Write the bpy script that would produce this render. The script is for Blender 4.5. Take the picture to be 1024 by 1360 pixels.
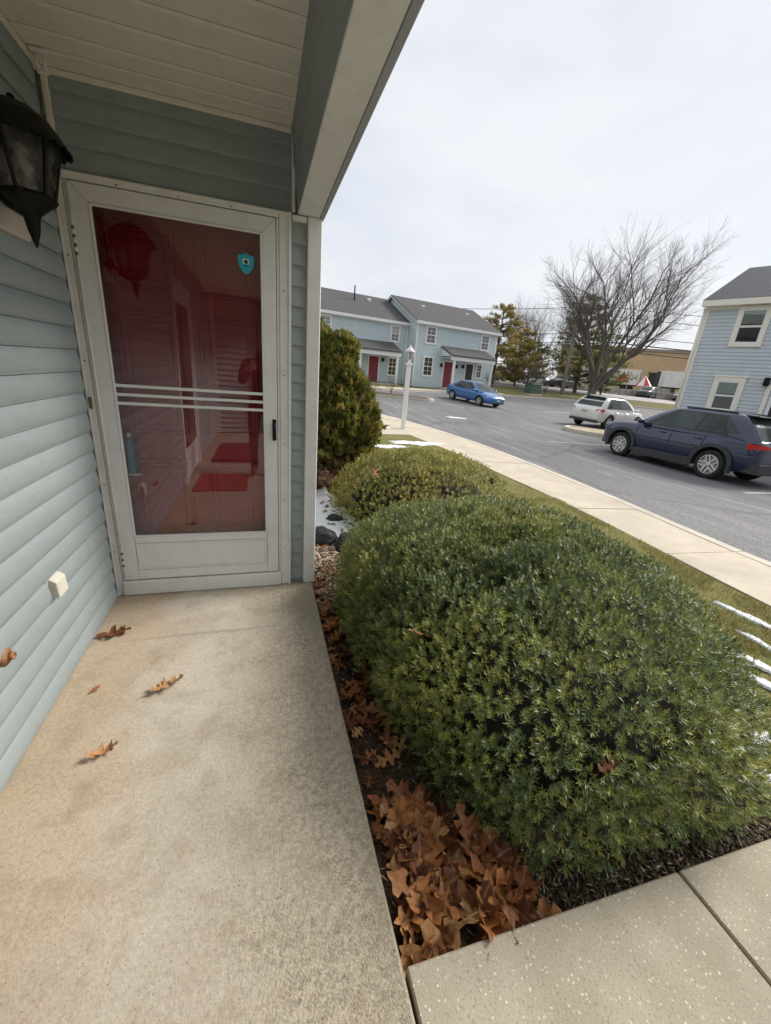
import bpy, bmesh, math, random
import numpy as np
from mathutils import Vector, Matrix, noise as mnoise
R_ = math.radians
random.seed(7); rng = np.random.default_rng(7)
for o in list(bpy.data.objects): bpy.data.objects.remove(o)
SC = bpy.context.scene
COL = SC.collection
# ------------------------------------------------------------------ camera
cam_d = bpy.data.cameras.new('camera'); cam = bpy.data.objects.new('camera', cam_d); COL.objects.link(cam)
Rm = Matrix(((0.95644258, -0.28099838, 0.07910443), (-0.02134608, -0.33757507, -0.94105654), (0.29113905, 0.89837798, -0.32886938)))
right, down, fwd = Rm[0], Rm[1], Rm[2]
mw = Matrix((( right[0], -down[0], -fwd[0], 0.0), (right[1], -down[1], -fwd[1], 0.0), (right[2], -down[2], -fwd[2], 1.45), (0, 0, 0, 1)))
cam.matrix_world = mw
cam_d.sensor_fit = 'HORIZONTAL'; cam_d.sensor_width = 36; cam_d.lens = 36 * 535 / 1024
cam_d.clip_start = 0.03; cam_d.clip_end = 2000
SC.camera = cam
# ------------------------------------------------------------------ world and sun
W = bpy.data.worlds.new('World'); SC.world = W; W.use_nodes = True
SUN_EL, SUN_AZ = R_(36), R_(78)          # azimuth clockwise from +Y
def build_world():
    nt = W.node_tree; nt.nodes.clear(); n = nt.nodes.new; L = nt.links.new
    out = n('ShaderNodeOutputWorld'); bg = n('ShaderNodeBackground'); bg.inputs[1].default_value = 0.1
    sky = n('ShaderNodeTexSky'); sky.sky_type = 'NISHITA'; sky.sun_disc = False
    sky.sun_elevation = SUN_EL; sky.sun_rotation = SUN_AZ; sky.air_density = 1.0; sky.dust_density = 2.0
    tc = n('ShaderNodeTexCoord'); mp = n('ShaderNodeMapping'); mp.inputs['Scale'].default_value = (1.2, 1.2, 3.0)
    nz = n('ShaderNodeTexNoise'); nz.inputs['Scale'].default_value = 1.6; nz.inputs['Detail'].default_value = 6; nz.inputs['Roughness'].default_value = .5
    rp = n('ShaderNodeValToRGB'); rp.color_ramp.elements[0].position = .3; rp.color_ramp.elements[1].position = .7
    rp.color_ramp.elements[0].color = (.90,) * 3 + (1,); rp.color_ramp.elements[1].color = (.985,) * 3 + (1,)
    nz2 = n('ShaderNodeTexNoise'); nz2.inputs['Scale'].default_value = 2.6; nz2.inputs['Detail'].default_value = 5
    cr = n('ShaderNodeValToRGB'); cr.color_ramp.elements[0].position = .28; cr.color_ramp.elements[1].position = .62
    cr.color_ramp.elements[0].color = (4.25, 4.5, 5.0, 1); cr.color_ramp.elements[1].color = (5.15, 5.22, 5.42, 1)
    mx = n('ShaderNodeMix'); mx.data_type = 'RGBA'
    L(tc.outputs['Generated'], mp.inputs[0]); L(mp.outputs[0], nz.inputs['Vector']); L(mp.outputs[0], nz2.inputs['Vector'])
    L(nz.outputs[0], rp.inputs[0]); L(nz2.outputs[0], cr.inputs[0])
    L(rp.outputs[0], mx.inputs[0]); L(sky.outputs[0], mx.inputs[6]); L(cr.outputs[0], mx.inputs[7])
    L(mx.outputs[2], bg.inputs[0]); L(bg.outputs[0], out.inputs[0])
build_world()
sd = bpy.data.lights.new('sun', 'SUN'); sd.energy = 2.4; sd.angle = R_(22); sd.color = (1, .955, .88)
sun = bpy.data.objects.new('sun', sd); COL.objects.link(sun)
sdir = Vector((math.sin(SUN_AZ) * math.cos(SUN_EL), math.cos(SUN_AZ) * math.cos(SUN_EL), math.sin(SUN_EL)))
sun.rotation_euler = sdir.to_track_quat('Z', 'Y').to_euler()
SC.view_settings.view_transform = 'Standard'; SC.view_settings.look = 'None'
SC.view_settings.gamma = 1; SC.view_settings.exposure = 0.82
SC.render.engine = 'CYCLES'
SC.cycles.max_bounces = 10; SC.cycles.transparent_max_bounces = 12

# ------------------------------------------------------------------ materials
MATS = {}
class NT:
    def __init__(s, name):
        s.m = bpy.data.materials.new(name); s.m.use_nodes = True; s.t = s.m.node_tree
        s.b = s.t.nodes['Principled BSDF']; s.L = s.t.links.new
        s.tc = s.t.nodes.new('ShaderNodeTexCoord'); s.co = s.tc.outputs['Object']
    def n(s, k): return s.t.nodes.new(k)
    def noise(s, sc, det=4, ro=.55, co=None, dist=0):
        x = s.n('ShaderNodeTexNoise'); x.inputs['Scale'].default_value = sc; x.inputs['Detail'].default_value = det
        x.inputs['Roughness'].default_value = ro; x.inputs['Distortion'].default_value = dist
        s.L(co or s.co, x.inputs['Vector']); return x.outputs[0]
    def voro(s, sc, feat='F1', co=None, out=0):
        x = s.n('ShaderNodeTexVoronoi'); x.feature = feat; x.inputs['Scale'].default_value = sc
        s.L(co or s.co, x.inputs['Vector']); return x.outputs[out]
    def scale(s, v, co=None):
        x = s.n('ShaderNodeMapping'); x.inputs['Scale'].default_value = v; s.L(co or s.co, x.inputs[0]); return x.outputs[0]
    def ramp(s, f, stops):
        x = s.n('ShaderNodeValToRGB'); e = x.color_ramp.elements
        while len(e) < len(stops): e.new(.5)
        for i, (p, c) in enumerate(stops):
            e[i].position = p; e[i].color = (c[0], c[1], c[2], 1) if hasattr(c, '__len__') else (c, c, c, 1)
        s.L(f, x.inputs[0]); return x.outputs[0]
    def mix(s, f, a, b, mode='MIX'):
        x = s.n('ShaderNodeMix'); x.data_type = 'RGBA'; x.blend_type = mode
        for i, v in ((0, f), (6, a), (7, b)):
            if hasattr(v, 'is_linked'): s.L(v, x.inputs[i])
            elif i == 0: x.inputs[0].default_value = v
            else: x.inputs[i].default_value = (v[0], v[1], v[2], 1)
        return x.outputs[2]
    def math(s, op, a, b=0.0, clamp=False):
        x = s.n('ShaderNodeMath'); x.operation = op; x.use_clamp = clamp
        for i, v in ((0, a), (1, b)):
            if hasattr(v, 'is_linked'): s.L(v, x.inputs[i])
            else: x.inputs[i].default_value = v
        return x.outputs[0]
    def sep(s, co=None):
        x = s.n('ShaderNodeSeparateXYZ'); s.L(co or s.co, x.inputs[0]); return x.outputs
    def blob(s, cx, cy, rx, ry, soft=.3, warp=None):
        "mask 1 inside an ellipse in object xy"
        x, y, _ = s.sep(warp)
        a = s.math('DIVIDE', s.math('SUBTRACT', x, cx), rx); b = s.math('DIVIDE', s.math('SUBTRACT', y, cy), ry)
        d = s.math('SQRT', s.math('ADD', s.math('MULTIPLY', a, a), s.math('MULTIPLY', b, b)))
        return s.ramp(d, [(max(0, 1 - soft), 1.0), (1.0, 0.0)])
    def warp(s, amt, sc):
        v = s.n('ShaderNodeTexNoise'); v.inputs['Scale'].default_value = sc; v.inputs['Detail'].default_value = 3; s.L(s.co, v.inputs['Vector'])
        a = s.n('ShaderNodeVectorMath'); a.operation = 'SUBTRACT'; s.L(v.outputs[1], a.inputs[0]); a.inputs[1].default_value = (.5, .5, .5)
        b = s.n('ShaderNodeVectorMath'); b.operation = 'SCALE'; s.L(a.outputs[0], b.inputs[0]); b.inputs['Scale'].default_value = amt
        c = s.n('ShaderNodeVectorMath'); c.operation = 'ADD'; s.L(b.outputs[0], c.inputs[0]); s.L(s.co, c.inputs[1]); return c.outputs[0]
    def bump(s, h, st=.3, d=.01):
        x = s.n('ShaderNodeBump'); x.inputs['Strength'].default_value = st; x.inputs['Distance'].default_value = d
        s.L(h, x.inputs['Height']); s.L(x.outputs[0], s.b.inputs['Normal'])
    def fin(s, col, rough=.6, metal=0, spec=.5):
        if hasattr(col, 'is_linked'): s.L(col, s.b.inputs['Base Color'])
        else: s.b.inputs['Base Color'].default_value = (*col, 1)
        if hasattr(rough, 'is_linked'): s.L(rough, s.b.inputs['Roughness'])
        else: s.b.inputs['Roughness'].default_value = rough
        s.b.inputs['Metallic'].default_value = metal; s.b.inputs['Specular IOR Level'].default_value = spec
        return s.m
def mk(name, col, rough=.6, var=.15, sc=12, bump=0, bsc=None, metal=0, spec=.5, rnd=0, coat=0):
    "plain procedural material: colour with mottling"
    if name in MATS: return MATS[name]
    s = NT(name); n1 = s.noise(sc, 5)
    lo = tuple(c * (1 - var) for c in col); hi = tuple(min(1, c * (1 + var)) for c in col)
    c = s.ramp(n1, [(.3, lo), (.7, hi)])
    if rnd:
        oi = s.n('ShaderNodeObjectInfo'); v = s.math('MULTIPLY_ADD', oi.outputs['Random'], 2 * rnd); v.node.inputs[2].default_value = 1 - rnd
        c = s.mix(1.0, c, v, 'MULTIPLY')
    if bump: s.bump(s.noise(bsc or sc * 4, 4), bump, .004)
    if coat: s.b.inputs['Coat Weight'].default_value = coat; s.b.inputs['Coat Roughness'].default_value = .04
    MATS[name] = s.fin(c, rough, metal, spec); return MATS[name]

def mat_porch():
    s = NT('porch_concrete'); w = s.warp(.35, 2.2); x, y, z = s.sep()
    base = s.ramp(s.noise(3.2, 6, .6), [(.3, (.37, .31, .235)), (.5, (.46, .40, .32)), (.7, (.55, .49, .405))])
    # bare trowelled oval marks
    for (cx, cy, rx, ry) in ((-.30, 1.75, .34, .30), (-.55, 1.42, .16, .14), (-.62, 1.12, .2, .14), (-.45, 2.35, .4, .14)):
        base = s.mix(s.math('MULTIPLY', s.blob(cx, cy, rx, ry, .25, w), .55), base, (.60, .545, .46))
    # warm stain along the wall
    st = s.math('MULTIPLY', s.ramp(s.math('ADD', x, s.math('MULTIPLY', s.noise(2.5, 3), .6)), [(-.0, 0.), (.5, 0.)]), 0)
    wm = s.ramp(s.math('ADD', s.math('MULTIPLY', x, -1.0), s.math('MULTIPLY', s.noise(3, 4), .7)), [(.75, 0.), (1.2, .6)])
    base = s.mix(wm, base, (.47, .315, .18))
    # worn surface: exposed pale grit over grey-brown paste on the open side
    m = s.math('ADD', s.math('MULTIPLY', x, 1.1), s.math('MULTIPLY', s.noise(2.6, 5, .65), 1.1))
    wear = s.ramp(m, [(.30, 0.), (.75, 1.)])
    spots = s.ramp(s.math('ADD', s.math('MULTIPLY', s.noise(38, 10, .8), .7), s.math('MULTIPLY', s.noise(120, 4, .7), .3)), [(.44, 0.), (.55, 1.)])
    fine = s.ramp(s.noise(220, 3, .7), [(.45, 0.), (.6, 1.)])
    grit = s.mix(spots, (.125, .10, .06), (.47, .40, .29)); grit = s.mix(s.math('MULTIPLY', fine, .35), grit, (.62, .545, .42))
    base = s.mix(s.math('MULTIPLY', wear, .95), base, grit)
    # algae by the corner post and along the outer edge
    al = s.blob(.27, 2.30, .17, .42, .7, s.warp(.2, 5)); base = s.mix(s.math('MULTIPLY', al, .75), base, (.12, .105, .055))
    ed = s.ramp(s.math('ADD', x, s.math('MULTIPLY', s.noise(5, 4), .22)), [(.36, 0.), (.48, .75)]); base = s.mix(ed, base, (.17, .145, .09))
    # old mat outline by the door
    pz = s.math('MULTIPLY', s.blob(-.31, 2.07, .55, .018, .6, s.warp(.03, 6)), .5); base = s.mix(pz, base, (.2, .17, .125))
    pz = s.math('MULTIPLY', s.blob(.11, 2.3, .012, .24, .6, s.warp(.03, 6)), .45); base = s.mix(pz, base, (.2, .17, .125))
    # small dark drips
    dv = s.voro(9, 'F1', s.warp(.06, 18)); dr = s.ramp(dv, [(.045, 1.), (.075, 0.)])
    base = s.mix(s.math('MULTIPLY', dr, s.ramp(s.noise(1.3, 2), [(.5, 0.), (.62, .7)])), base, (.16, .12, .08))
    base = s.mix(.30, base, s.ramp(s.noise(70, 10, .8), [(.36, (.20, .17, .13)), (.5, (.5, .44, .35)), (.66, (.78, .72, .61))]))
    pit = s.ramp(s.noise(160, 2, .5), [(.30, 1.), (.36, 0.)]); base = s.mix(s.math('MULTIPLY', pit, .7), base, (.13, .11, .08))
    cr = s.ramp(s.voro(1.1, 'DISTANCE_TO_EDGE', s.warp(.5, 3)), [(.0025, 1.), (.006, 0.)]); base = s.mix(s.math('MULTIPLY', cr, s.ramp(s.noise(1.7, 2), [(.66, 0.), (.7, .3)])), base, (.16, .13, .1))
    blot = s.ramp(s.noise(7, 6, .7), [(.50, 0.), (.68, .55)]); base = s.mix(blot, base, (.31, .25, .175))
    s.bump(s.math('ADD', s.math('MULTIPLY', s.noise(150, 3), s.math('ADD', wear, .35)), s.math('MULTIPLY', s.noise(18, 3), .5)), .7, .005)
    return s.fin(base, .85, 0, .3)
def mat_walk(name, c1, c2, speck):
    s = NT(name); b = s.ramp(s.noise(4, 6, .6), [(.3, c1), (.7, c2)])
    b = s.mix(s.ramp(s.noise(1.1, 4), [(.45, 0.), (.75, .4)]), b, tuple(v * .62 for v in c1))
    sp = s.ramp(s.voro(60, 'F1', s.warp(.02, 40)), [(.13, 1.), (.2, 0.)]); b = s.mix(s.math('MULTIPLY', sp, speck), b, (.72, .66, .53))
    dk = s.ramp(s.noise(180, 2), [(.32, 1.), (.45, 0.)]); b = s.mix(s.math('MULTIPLY', dk, .45), b, tuple(v * .45 for v in c1))
    s.bump(s.noise(120, 3), .45, .004); return s.fin(b, .85, 0, .3)
def mat_asphalt():
    s = NT('asphalt'); b = s.ramp(s.noise(.35, 5, .6), [(.3, (.095, .094, .097)), (.7, (.18, .176, .179))])
    st = s.noise(1.3, 8, .68, s.scale((2.6, .22, 1), s.warp(.5, .5))); b = s.mix(s.ramp(st, [(.48, 0.), (.66, .75)]), b, (.36, .345, .345))
    pt = s.ramp(s.voro(.22, 'F1', s.warp(1.5, .6), 1), [(.3, .0), (.9, .6)]); b = s.mix(pt, b, (.085, .083, .086))
    ln = s.ramp(s.voro(.16, 'DISTANCE_TO_EDGE', s.warp(.9, .8)), [(.006, 1.), (.014, 0.)]); b = s.mix(s.math('MULTIPLY', ln, .6), b, (.025, .024, .026))
    b = s.mix(.5, b, s.ramp(s.noise(45, 3, .7), [(.32, (.03, .03, .033)), (.5, (.14, .138, .142)), (.66, (.44, .43, .43))]))
    sal = s.ramp(s.noise(.9, 6, .7), [(.62, 0.), (.75, .5)]); b = s.mix(sal, b, (.40, .385, .375))
    s.bump(s.noise(90, 3), .5, .006); return s.fin(b, .8, 0, .35)
def mat_lawn():
    s = NT('lawn_earth'); g = s.ramp(s.noise(7, 6, .65), [(.28, (.24, .17, .085)), (.42, (.30, .25, .10)), (.58, (.19, .22, .06)), (.75, (.42, .34, .17))])
    g = s.mix(.4, g, s.ramp(s.noise(90, 3), [(.3, (.03, .025, .012)), (.7, (.2, .17, .08))]))
    so = s.ramp(s.noise(60, 4, .7), [(.3, (.02, .015, .01)), (.55, (.075, .052, .033)), (.75, (.19, .14, .095))])
    x, y, z = s.sep(s.warp(.3, 4)); b = s.ramp(x, [(.42, 1.), (.5, 0.)]); b.node.color_ramp.interpolation = 'LINEAR'
    xs = s.math('MULTIPLY', x, .2); b = s.ramp(xs, [(.43, 1.), (.49, 0.)])
    c = s.mix(b, g, so); s.bump(s.noise(70, 4), .8, .01); return s.fin(c, .95, 0, .1)
def mat_fargrass():
    s = NT('winter_grass'); g = s.ramp(s.noise(1.1, 6, .6), [(.3, (.17, .135, .07)), (.5, (.15, .15, .055)), (.7, (.10, .125, .035))])
    g = s.mix(.4, g, s.ramp(s.noise(18, 4), [(.3, (.06, .055, .02)), (.7, (.26, .22, .12))])); return s.fin(g, .95, 0, .1)
def mat_vinyl(name, col, dirt=.25, streak=1):
    if name in MATS: return MATS[name]
    s = NT(name); c = s.ramp(s.noise(2.3, 5), [(.3, tuple(v * .93 for v in col)), (.7, tuple(min(1, v * 1.05) for v in col))])
    oi = s.n('ShaderNodeObjectInfo'); v = s.math('MULTIPLY_ADD', oi.outputs['Random'], .08); v.node.inputs[2].default_value = .96
    c = s.mix(1.0, c, v, 'MULTIPLY')
    d = s.ramp(s.noise(6, 8, .72, s.scale((1, 1, 2.2))), [(.46, 0.), (.74, dirt)]); c = s.mix(d, c, (.20, .185, .14))
    gr = s.noise(9, 5, .7, s.scale((1, 1, 22))); s.bump(s.math('ADD', s.math('MULTIPLY', gr, .55), s.math('MULTIPLY', s.noise(1.6, 2), 2.0)), .35, .012)
    MATS[name] = s.fin(c, .5, 0, .35); return MATS[name]
def mat_white(name='white_trim', col=(.83, .825, .80), dirt=.3):
    if name in MATS: return MATS[name]
    s = NT(name); d = s.ramp(s.noise(9, 6, .7), [(.48, 0.), (.78, dirt)])
    c = s.mix(d, col, (.40, .36, .29)); s.bump(s.noise(40, 3), .08, .003)
    MATS[name] = s.fin(c, .45, 0, .4); return MATS[name]
def mat_glass(name, tint=(1, 1, 1), extra=0.0, rough=0.0):
    if name in MATS: return MATS[name]
    m = bpy.data.materials.new(name); m.use_nodes = True; t = m.node_tree; t.nodes.clear(); n = t.nodes.new
    o = n('ShaderNodeOutputMaterial'); mx = n('ShaderNodeMixShader'); tr = n('ShaderNodeBsdfTransparent'); gl = n('ShaderNodeBsdfGlossy')
    fr = n('ShaderNodeFresnel'); fr.inputs[0].default_value = 1.5; ad = n('ShaderNodeMath'); ad.operation = 'MULTIPLY_ADD'; ad.inputs[1].default_value = 1.7; ad.inputs[2].default_value = extra; ad.use_clamp = True
    tr.inputs[0].default_value = (*tint, 1); gl.inputs['Roughness'].default_value = rough
    # faint ripple of real sheet glass
    tc = n('ShaderNodeTexCoord'); nz = n('ShaderNodeTexNoise'); nz.inputs['Scale'].default_value = 2.5; nz.inputs['Detail'].default_value = 1
    bp = n('ShaderNodeBump'); bp.inputs['Strength'].default_value = .04; bp.inputs['Distance'].default_value = .02
    t.links.new(tc.outputs['Object'], nz.inputs['Vector']); t.links.new(nz.outputs[0], bp.inputs['Height']); t.links.new(bp.outputs[0], gl.inputs['Normal'])
    t.links.new(fr.outputs[0], ad.inputs[0]); t.links.new(ad.outputs[0], mx.inputs[0]); t.links.new(tr.outputs[0], mx.inputs[1]); t.links.new(gl.outputs[0], mx.inputs[2]); t.links.new(mx.outputs[0], o.inputs[0])
    MATS[name] = m; return m
def mat_attr(name, stops, rough=.55, spec=.35, trans=0.0, nsc=0):
    "foliage: colour of each spray from its own random number"
    if name in MATS: return MATS[name]
    s = NT(name); a = s.n('ShaderNodeAttribute'); a.attribute_name = 'rnd'
    f = a.outputs['Fac']
    if nsc: f = s.math('ADD', s.math('MULTIPLY', f, .6), s.math('MULTIPLY', s.noise(nsc, 3), .4))
    c = s.ramp(f, stops); s.fin(c, rough, 0, spec)
    if trans:
        o = s.t.nodes['Material Output']; tl = s.n('ShaderNodeBsdfTranslucent'); mx = s.n('ShaderNodeMixShader'); mx.inputs[0].default_value = trans
        s.L(c, tl.inputs[0]); s.L(s.b.outputs[0], mx.inputs[1]); s.L(tl.outputs[0], mx.inputs[2]); s.L(mx.outputs[0], o.inputs[0])
    MATS[name] = s.m; return s.m
def mat_shingle(name, col):
    if name in MATS: return MATS[name]
    s = NT(name); c = s.ramp(s.noise(3, 6, .7), [(.3, tuple(v * .75 for v in col)), (.7, tuple(v * 1.3 for v in col))])
    c = s.mix(.45, c, s.ramp(s.noise(30, 3), [(.3, tuple(v * .4 for v in col)), (.7, tuple(v * 1.7 for v in col))]))
    s.bump(s.noise(25, 3), .5, .02); MATS[name] = s.fin(c, .9, 0, .2); return MATS[name]
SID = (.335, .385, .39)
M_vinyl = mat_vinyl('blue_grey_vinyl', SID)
M_white = mat_white()
M_black = mk('black_cast_metal', (.005, .005, .005), .55, .3, 40, .3, None, 0, .25)
M_glass = mat_glass('storm_glass', (.96, .95, .95), .06)
M_wglass = mat_glass('window_glass', (.75, .78, .8), .06)

# ------------------------------------------------------------------ mesh helpers
def newobj(name, verts, faces, m=None, parent=None, smooth=False):
    me = bpy.data.meshes.new(name); me.from_pydata([tuple(v) for v in verts], [], faces); me.update()
    if m: me.materials.append(m)
    if smooth: me.polygons.foreach_set('use_smooth', [True] * len(me.polygons))
    o = bpy.data.objects.new(name, me); COL.objects.link(o)
    if parent: o.parent = parent
    return o
def bmobj(name, bm, m=None, parent=None, smooth=False):
    me = bpy.data.meshes.new(name); bm.normal_update(); bm.to_mesh(me); bm.free()
    if m: me.materials.append(m)
    if smooth: me.polygons.foreach_set('use_smooth', [True] * len(me.polygons))
    o = bpy.data.objects.new(name, me); COL.objects.link(o)
    if parent: o.parent = parent
    return o
def empty(name, loc=(0, 0, 0), rz=0):
    o = bpy.data.objects.new(name, None); o.empty_display_size = .1; COL.objects.link(o); o.location = loc; o.rotation_euler = (0, 0, rz); return o
def tag(o, label=None, cat=None, group=None, kind=None):
    if label: o['label'] = label
    if cat: o['category'] = cat
    if group: o['group'] = group
    if kind: o['kind'] = kind
    return o
def bm_box(bm, x0, x1, y0, y1, z0, z1, bev=0, mat=None):
    vs = [bm.verts.new(v) for v in ((x0, y0, z0), (x1, y0, z0), (x1, y1, z0), (x0, y1, z0), (x0, y0, z1), (x1, y0, z1), (x1, y1, z1), (x0, y1, z1))]
    fs = [bm.faces.new([vs[i] for i in f]) for f in ((3, 2, 1, 0), (4, 5, 6, 7), (0, 1, 5, 4), (1, 2, 6, 5), (2, 3, 7, 6), (3, 0, 4, 7))]
    if bev:
        es = set(e for f in fs for e in f.edges); bmesh.ops.bevel(bm, geom=list(es), offset=bev, segments=1, profile=.5, affect='EDGES')
    return vs
def box(name, x0, x1, y0, y1, z0, z1, m, parent=None, bev=0):
    bm = bmesh.new(); bm_box(bm, min(x0, x1), max(x0, x1), min(y0, y1), max(y0, y1), min(z0, z1), max(z0, z1), bev); return bmobj(name, bm, m, parent)
def bm_tube(bm, pts, rads, n=8, cap=True):
    pts = [Vector(p) for p in pts]; rings = []
    if not hasattr(rads, '__len__'): rads = [rads] * len(pts)
    up = None
    for i, p in enumerate(pts):
        d = (pts[min(i + 1, len(pts) - 1)] - pts[max(i - 1, 0)]); d = d.normalized() if d.length > 1e-9 else Vector((0, 0, 1))
        if up is None: up = d.orthogonal().normalized()
        a = (up - d * up.dot(d)); a = a.normalized() if a.length > 1e-6 else d.orthogonal().normalized(); up = a; b = d.cross(a)
        rings.append([bm.verts.new(p + (a * math.cos(2 * math.pi * k / n) + b * math.sin(2 * math.pi * k / n)) * rads[i]) for k in range(n)])
    for r0, r1 in zip(rings, rings[1:]):
        for k in range(n): bm.faces.new((r0[k], r0[(k + 1) % n], r1[(k + 1) % n], r1[k]))
    if cap:
        bm.faces.new(list(reversed(rings[0]))); bm.faces.new(rings[-1])
def tube(name, pts, rads, m, parent=None, n=8, smooth=True):
    bm = bmesh.new(); bm_tube(bm, pts, rads, n); return bmobj(name, bm, m, parent, smooth)
def bm_lathe(bm, prof, n=16, c=(0, 0, 0), axis='z'):
    rings = []
    for r, h in prof:
        ring = []
        for k in range(n):
            a = 2 * math.pi * k / n; u, v = r * math.cos(a), r * math.sin(a)
            p = {'z': (u, v, h), 'y': (u, h, v), 'x': (h, u, v)}[axis]; ring.append(bm.verts.new((p[0] + c[0], p[1] + c[1], p[2] + c[2])))
        rings.append(ring)
    for r0, r1 in zip(rings, rings[1:]):
        for k in range(n): bm.faces.new((r0[k], r0[(k + 1) % n], r1[(k + 1) % n], r1[k]))
    bm.faces.new(list(reversed(rings[0]))); bm.faces.new(rings[-1])
def lathe(name, prof, m, parent=None, n=16, c=(0, 0, 0), axis='z', smooth=True):
    bm = bmesh.new(); bm_lathe(bm, prof, n, c, axis); bmesh.ops.recalc_face_normals(bm, faces=bm.faces); return bmobj(name, bm, m, parent, smooth)
def prism(name, poly, axis, a0, a1, m, parent=None, bev=0):
    "poly: 2D points; extruded along axis from a0 to a1"
    f = {'x': lambda p, a: (a, p[0], p[1]), 'y': lambda p, a: (p[0], a, p[1]), 'z': lambda p, a: (p[0], p[1], a)}[axis]
    bm = bmesh.new(); v0 = [bm.verts.new(f(p, a0)) for p in poly]; v1 = [bm.verts.new(f(p, a1)) for p in poly]; n = len(poly)
    bm.faces.new(v0); bm.faces.new(list(reversed(v1)))
    for i in range(n): bm.faces.new((v0[i], v1[i], v1[(i + 1) % n], v0[(i + 1) % n]))
    bmesh.ops.recalc_face_normals(bm, faces=bm.faces)
    if bev: bmesh.ops.bevel(bm, geom=list(bm.edges), offset=bev, segments=1, profile=.5, affect='EDGES')
    return bmobj(name, bm, m, parent)
def copyobj(o, parent=None, loc=None):
    c = o.copy(); COL.objects.link(c); c.parent = parent
    if loc is not None: c.location = loc
    return c
def fast_mesh(name, V, F, m, parent=None, attr=None, smooth=False, nside=None):
    "V (n,3), F (m,k) arrays"
    me = bpy.data.meshes.new(name); V = np.asarray(V, np.float32); F = np.asarray(F, np.int32); k = F.shape[1]
    me.vertices.add(len(V)); me.vertices.foreach_set('co', V.ravel())
    me.loops.add(F.size); me.loops.foreach_set('vertex_index', F.ravel())
    me.polygons.add(len(F)); me.polygons.foreach_set('loop_start', np.arange(0, F.size, k, dtype=np.int32))
    try: me.polygons.foreach_set('loop_total', np.full(len(F), k, np.int32))
    except Exception: pass
    if smooth: me.polygons.foreach_set('use_smooth', np.ones(len(F), bool))
    me.update(calc_edges=True); me.validate()
    if attr is not None:
        a = me.attributes.new('rnd', 'FLOAT', 'POINT'); a.data.foreach_set('value', np.asarray(attr, np.float32))
    if m: me.materials.append(m)
    o = bpy.data.objects.new(name, me); COL.objects.link(o)
    if parent: o.parent = parent
    return o
def T(x, y):
    y2 = min(y, 50.); x2 = max(-8., min(x, 62.))
    return -.081728 - .034586 * x2 - .015892 * y2 + .001255 * y2 * y2 + .000094 * x2 * x2 + .012 * max(0, y - 50.)
def lin(pts, t):
    if t <= pts[0][0]: return pts[0][1]
    for (a, u), (b, v) in zip(pts, pts[1:]):
        if t <= b: return u + (v - u) * (t - a) / (b - a)
    return pts[-1][1]
def smoothlin(pts, t, h=.8): return (lin(pts, t - h) + 2 * lin(pts, t) + lin(pts, t + h)) / 4
# ================================================================== SETTING
M_porch = mat_porch()
M_walk = mat_walk('walk_concrete', (.36, .315, .235), (.47, .415, .325), .9)
M_side = mat_walk('sidewalk_concrete', (.52, .45, .355), (.62, .545, .44), .3)
M_kerb = mat_walk('kerb_concrete', (.52, .475, .40), (.64, .58, .49), .2)
M_asph = mat_asphalt(); M_lawn = mat_lawn(); M_fgrass = mat_fargrass()
M_snow = mk('snow', (.80, .82, .86), .6, .04, 30, .12)
KERB = [(-8, 5.15), (2.5, 5.2), (5.5, 5.62), (9, 5.72), (11, 5.5), (13, 5.05), (14.5, 4.5), (16, 3.5), (17, 2.2), (17.6, .8)]
SWL = [(-8, 3.85), (1.8, 3.95), (4, 4.22), (8, 4.15), (10, 3.9), (12, 3.6), (13.5, 3.1), (15, 2.2), (16, 1.0), (16.4, 0)]
kx = lambda y: smoothlin(KERB, y)
sx = lambda y: smoothlin(SWL, y)
def lawn_z(x, y):
    t = max(0, min(1, (x - .33) / (sx(min(y, 14)) - .33))); return (1 - t) * -.075 + t * (T(3.9, y) + .112)
def grid(name, fx, nu, nv, m, smooth=True):
    V = [fx(i / nu, j / nv) for j in range(nv + 1) for i in range(nu + 1)]
    F = [(j * (nu + 1) + i, j * (nu + 1) + i + 1, (j + 1) * (nu + 1) + i + 1, (j + 1) * (nu + 1) + i) for j in range(nv) for i in range(nu)]
    return newobj(name, V, F, m, None, smooth)
def base_f(u, v):
    x = -300 + 700 * u; y = -120 + 620 * v; return (x, y, T(x, y) - .25)
tag(grid('ground', base_f, 60, 60, M_fgrass), kind='structure')
def lawn_f(u, v):
    y = .50 + 15.9 * v; xe = sx(y) + .04; x = .30 + (max(xe, .5) - .30) * u; n = mnoise.noise(Vector((x * 1.3, y * 1.3, 0))) * .012
    return (x, y, lawn_z(x, y) + n)
tag(grid('lawn', lawn_f, 40, 110, M_lawn), kind='structure')
def asph_f(u, v):
    y = -15 + 68 * v; x0 = kx(y) - .1 if y < 17.6 else -14; x = x0 + (66 - x0) * u
    return (x, y, T(x, y))
tag(grid('parking_lot', asph_f, 70, 90, M_asph), kind='structure')

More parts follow.
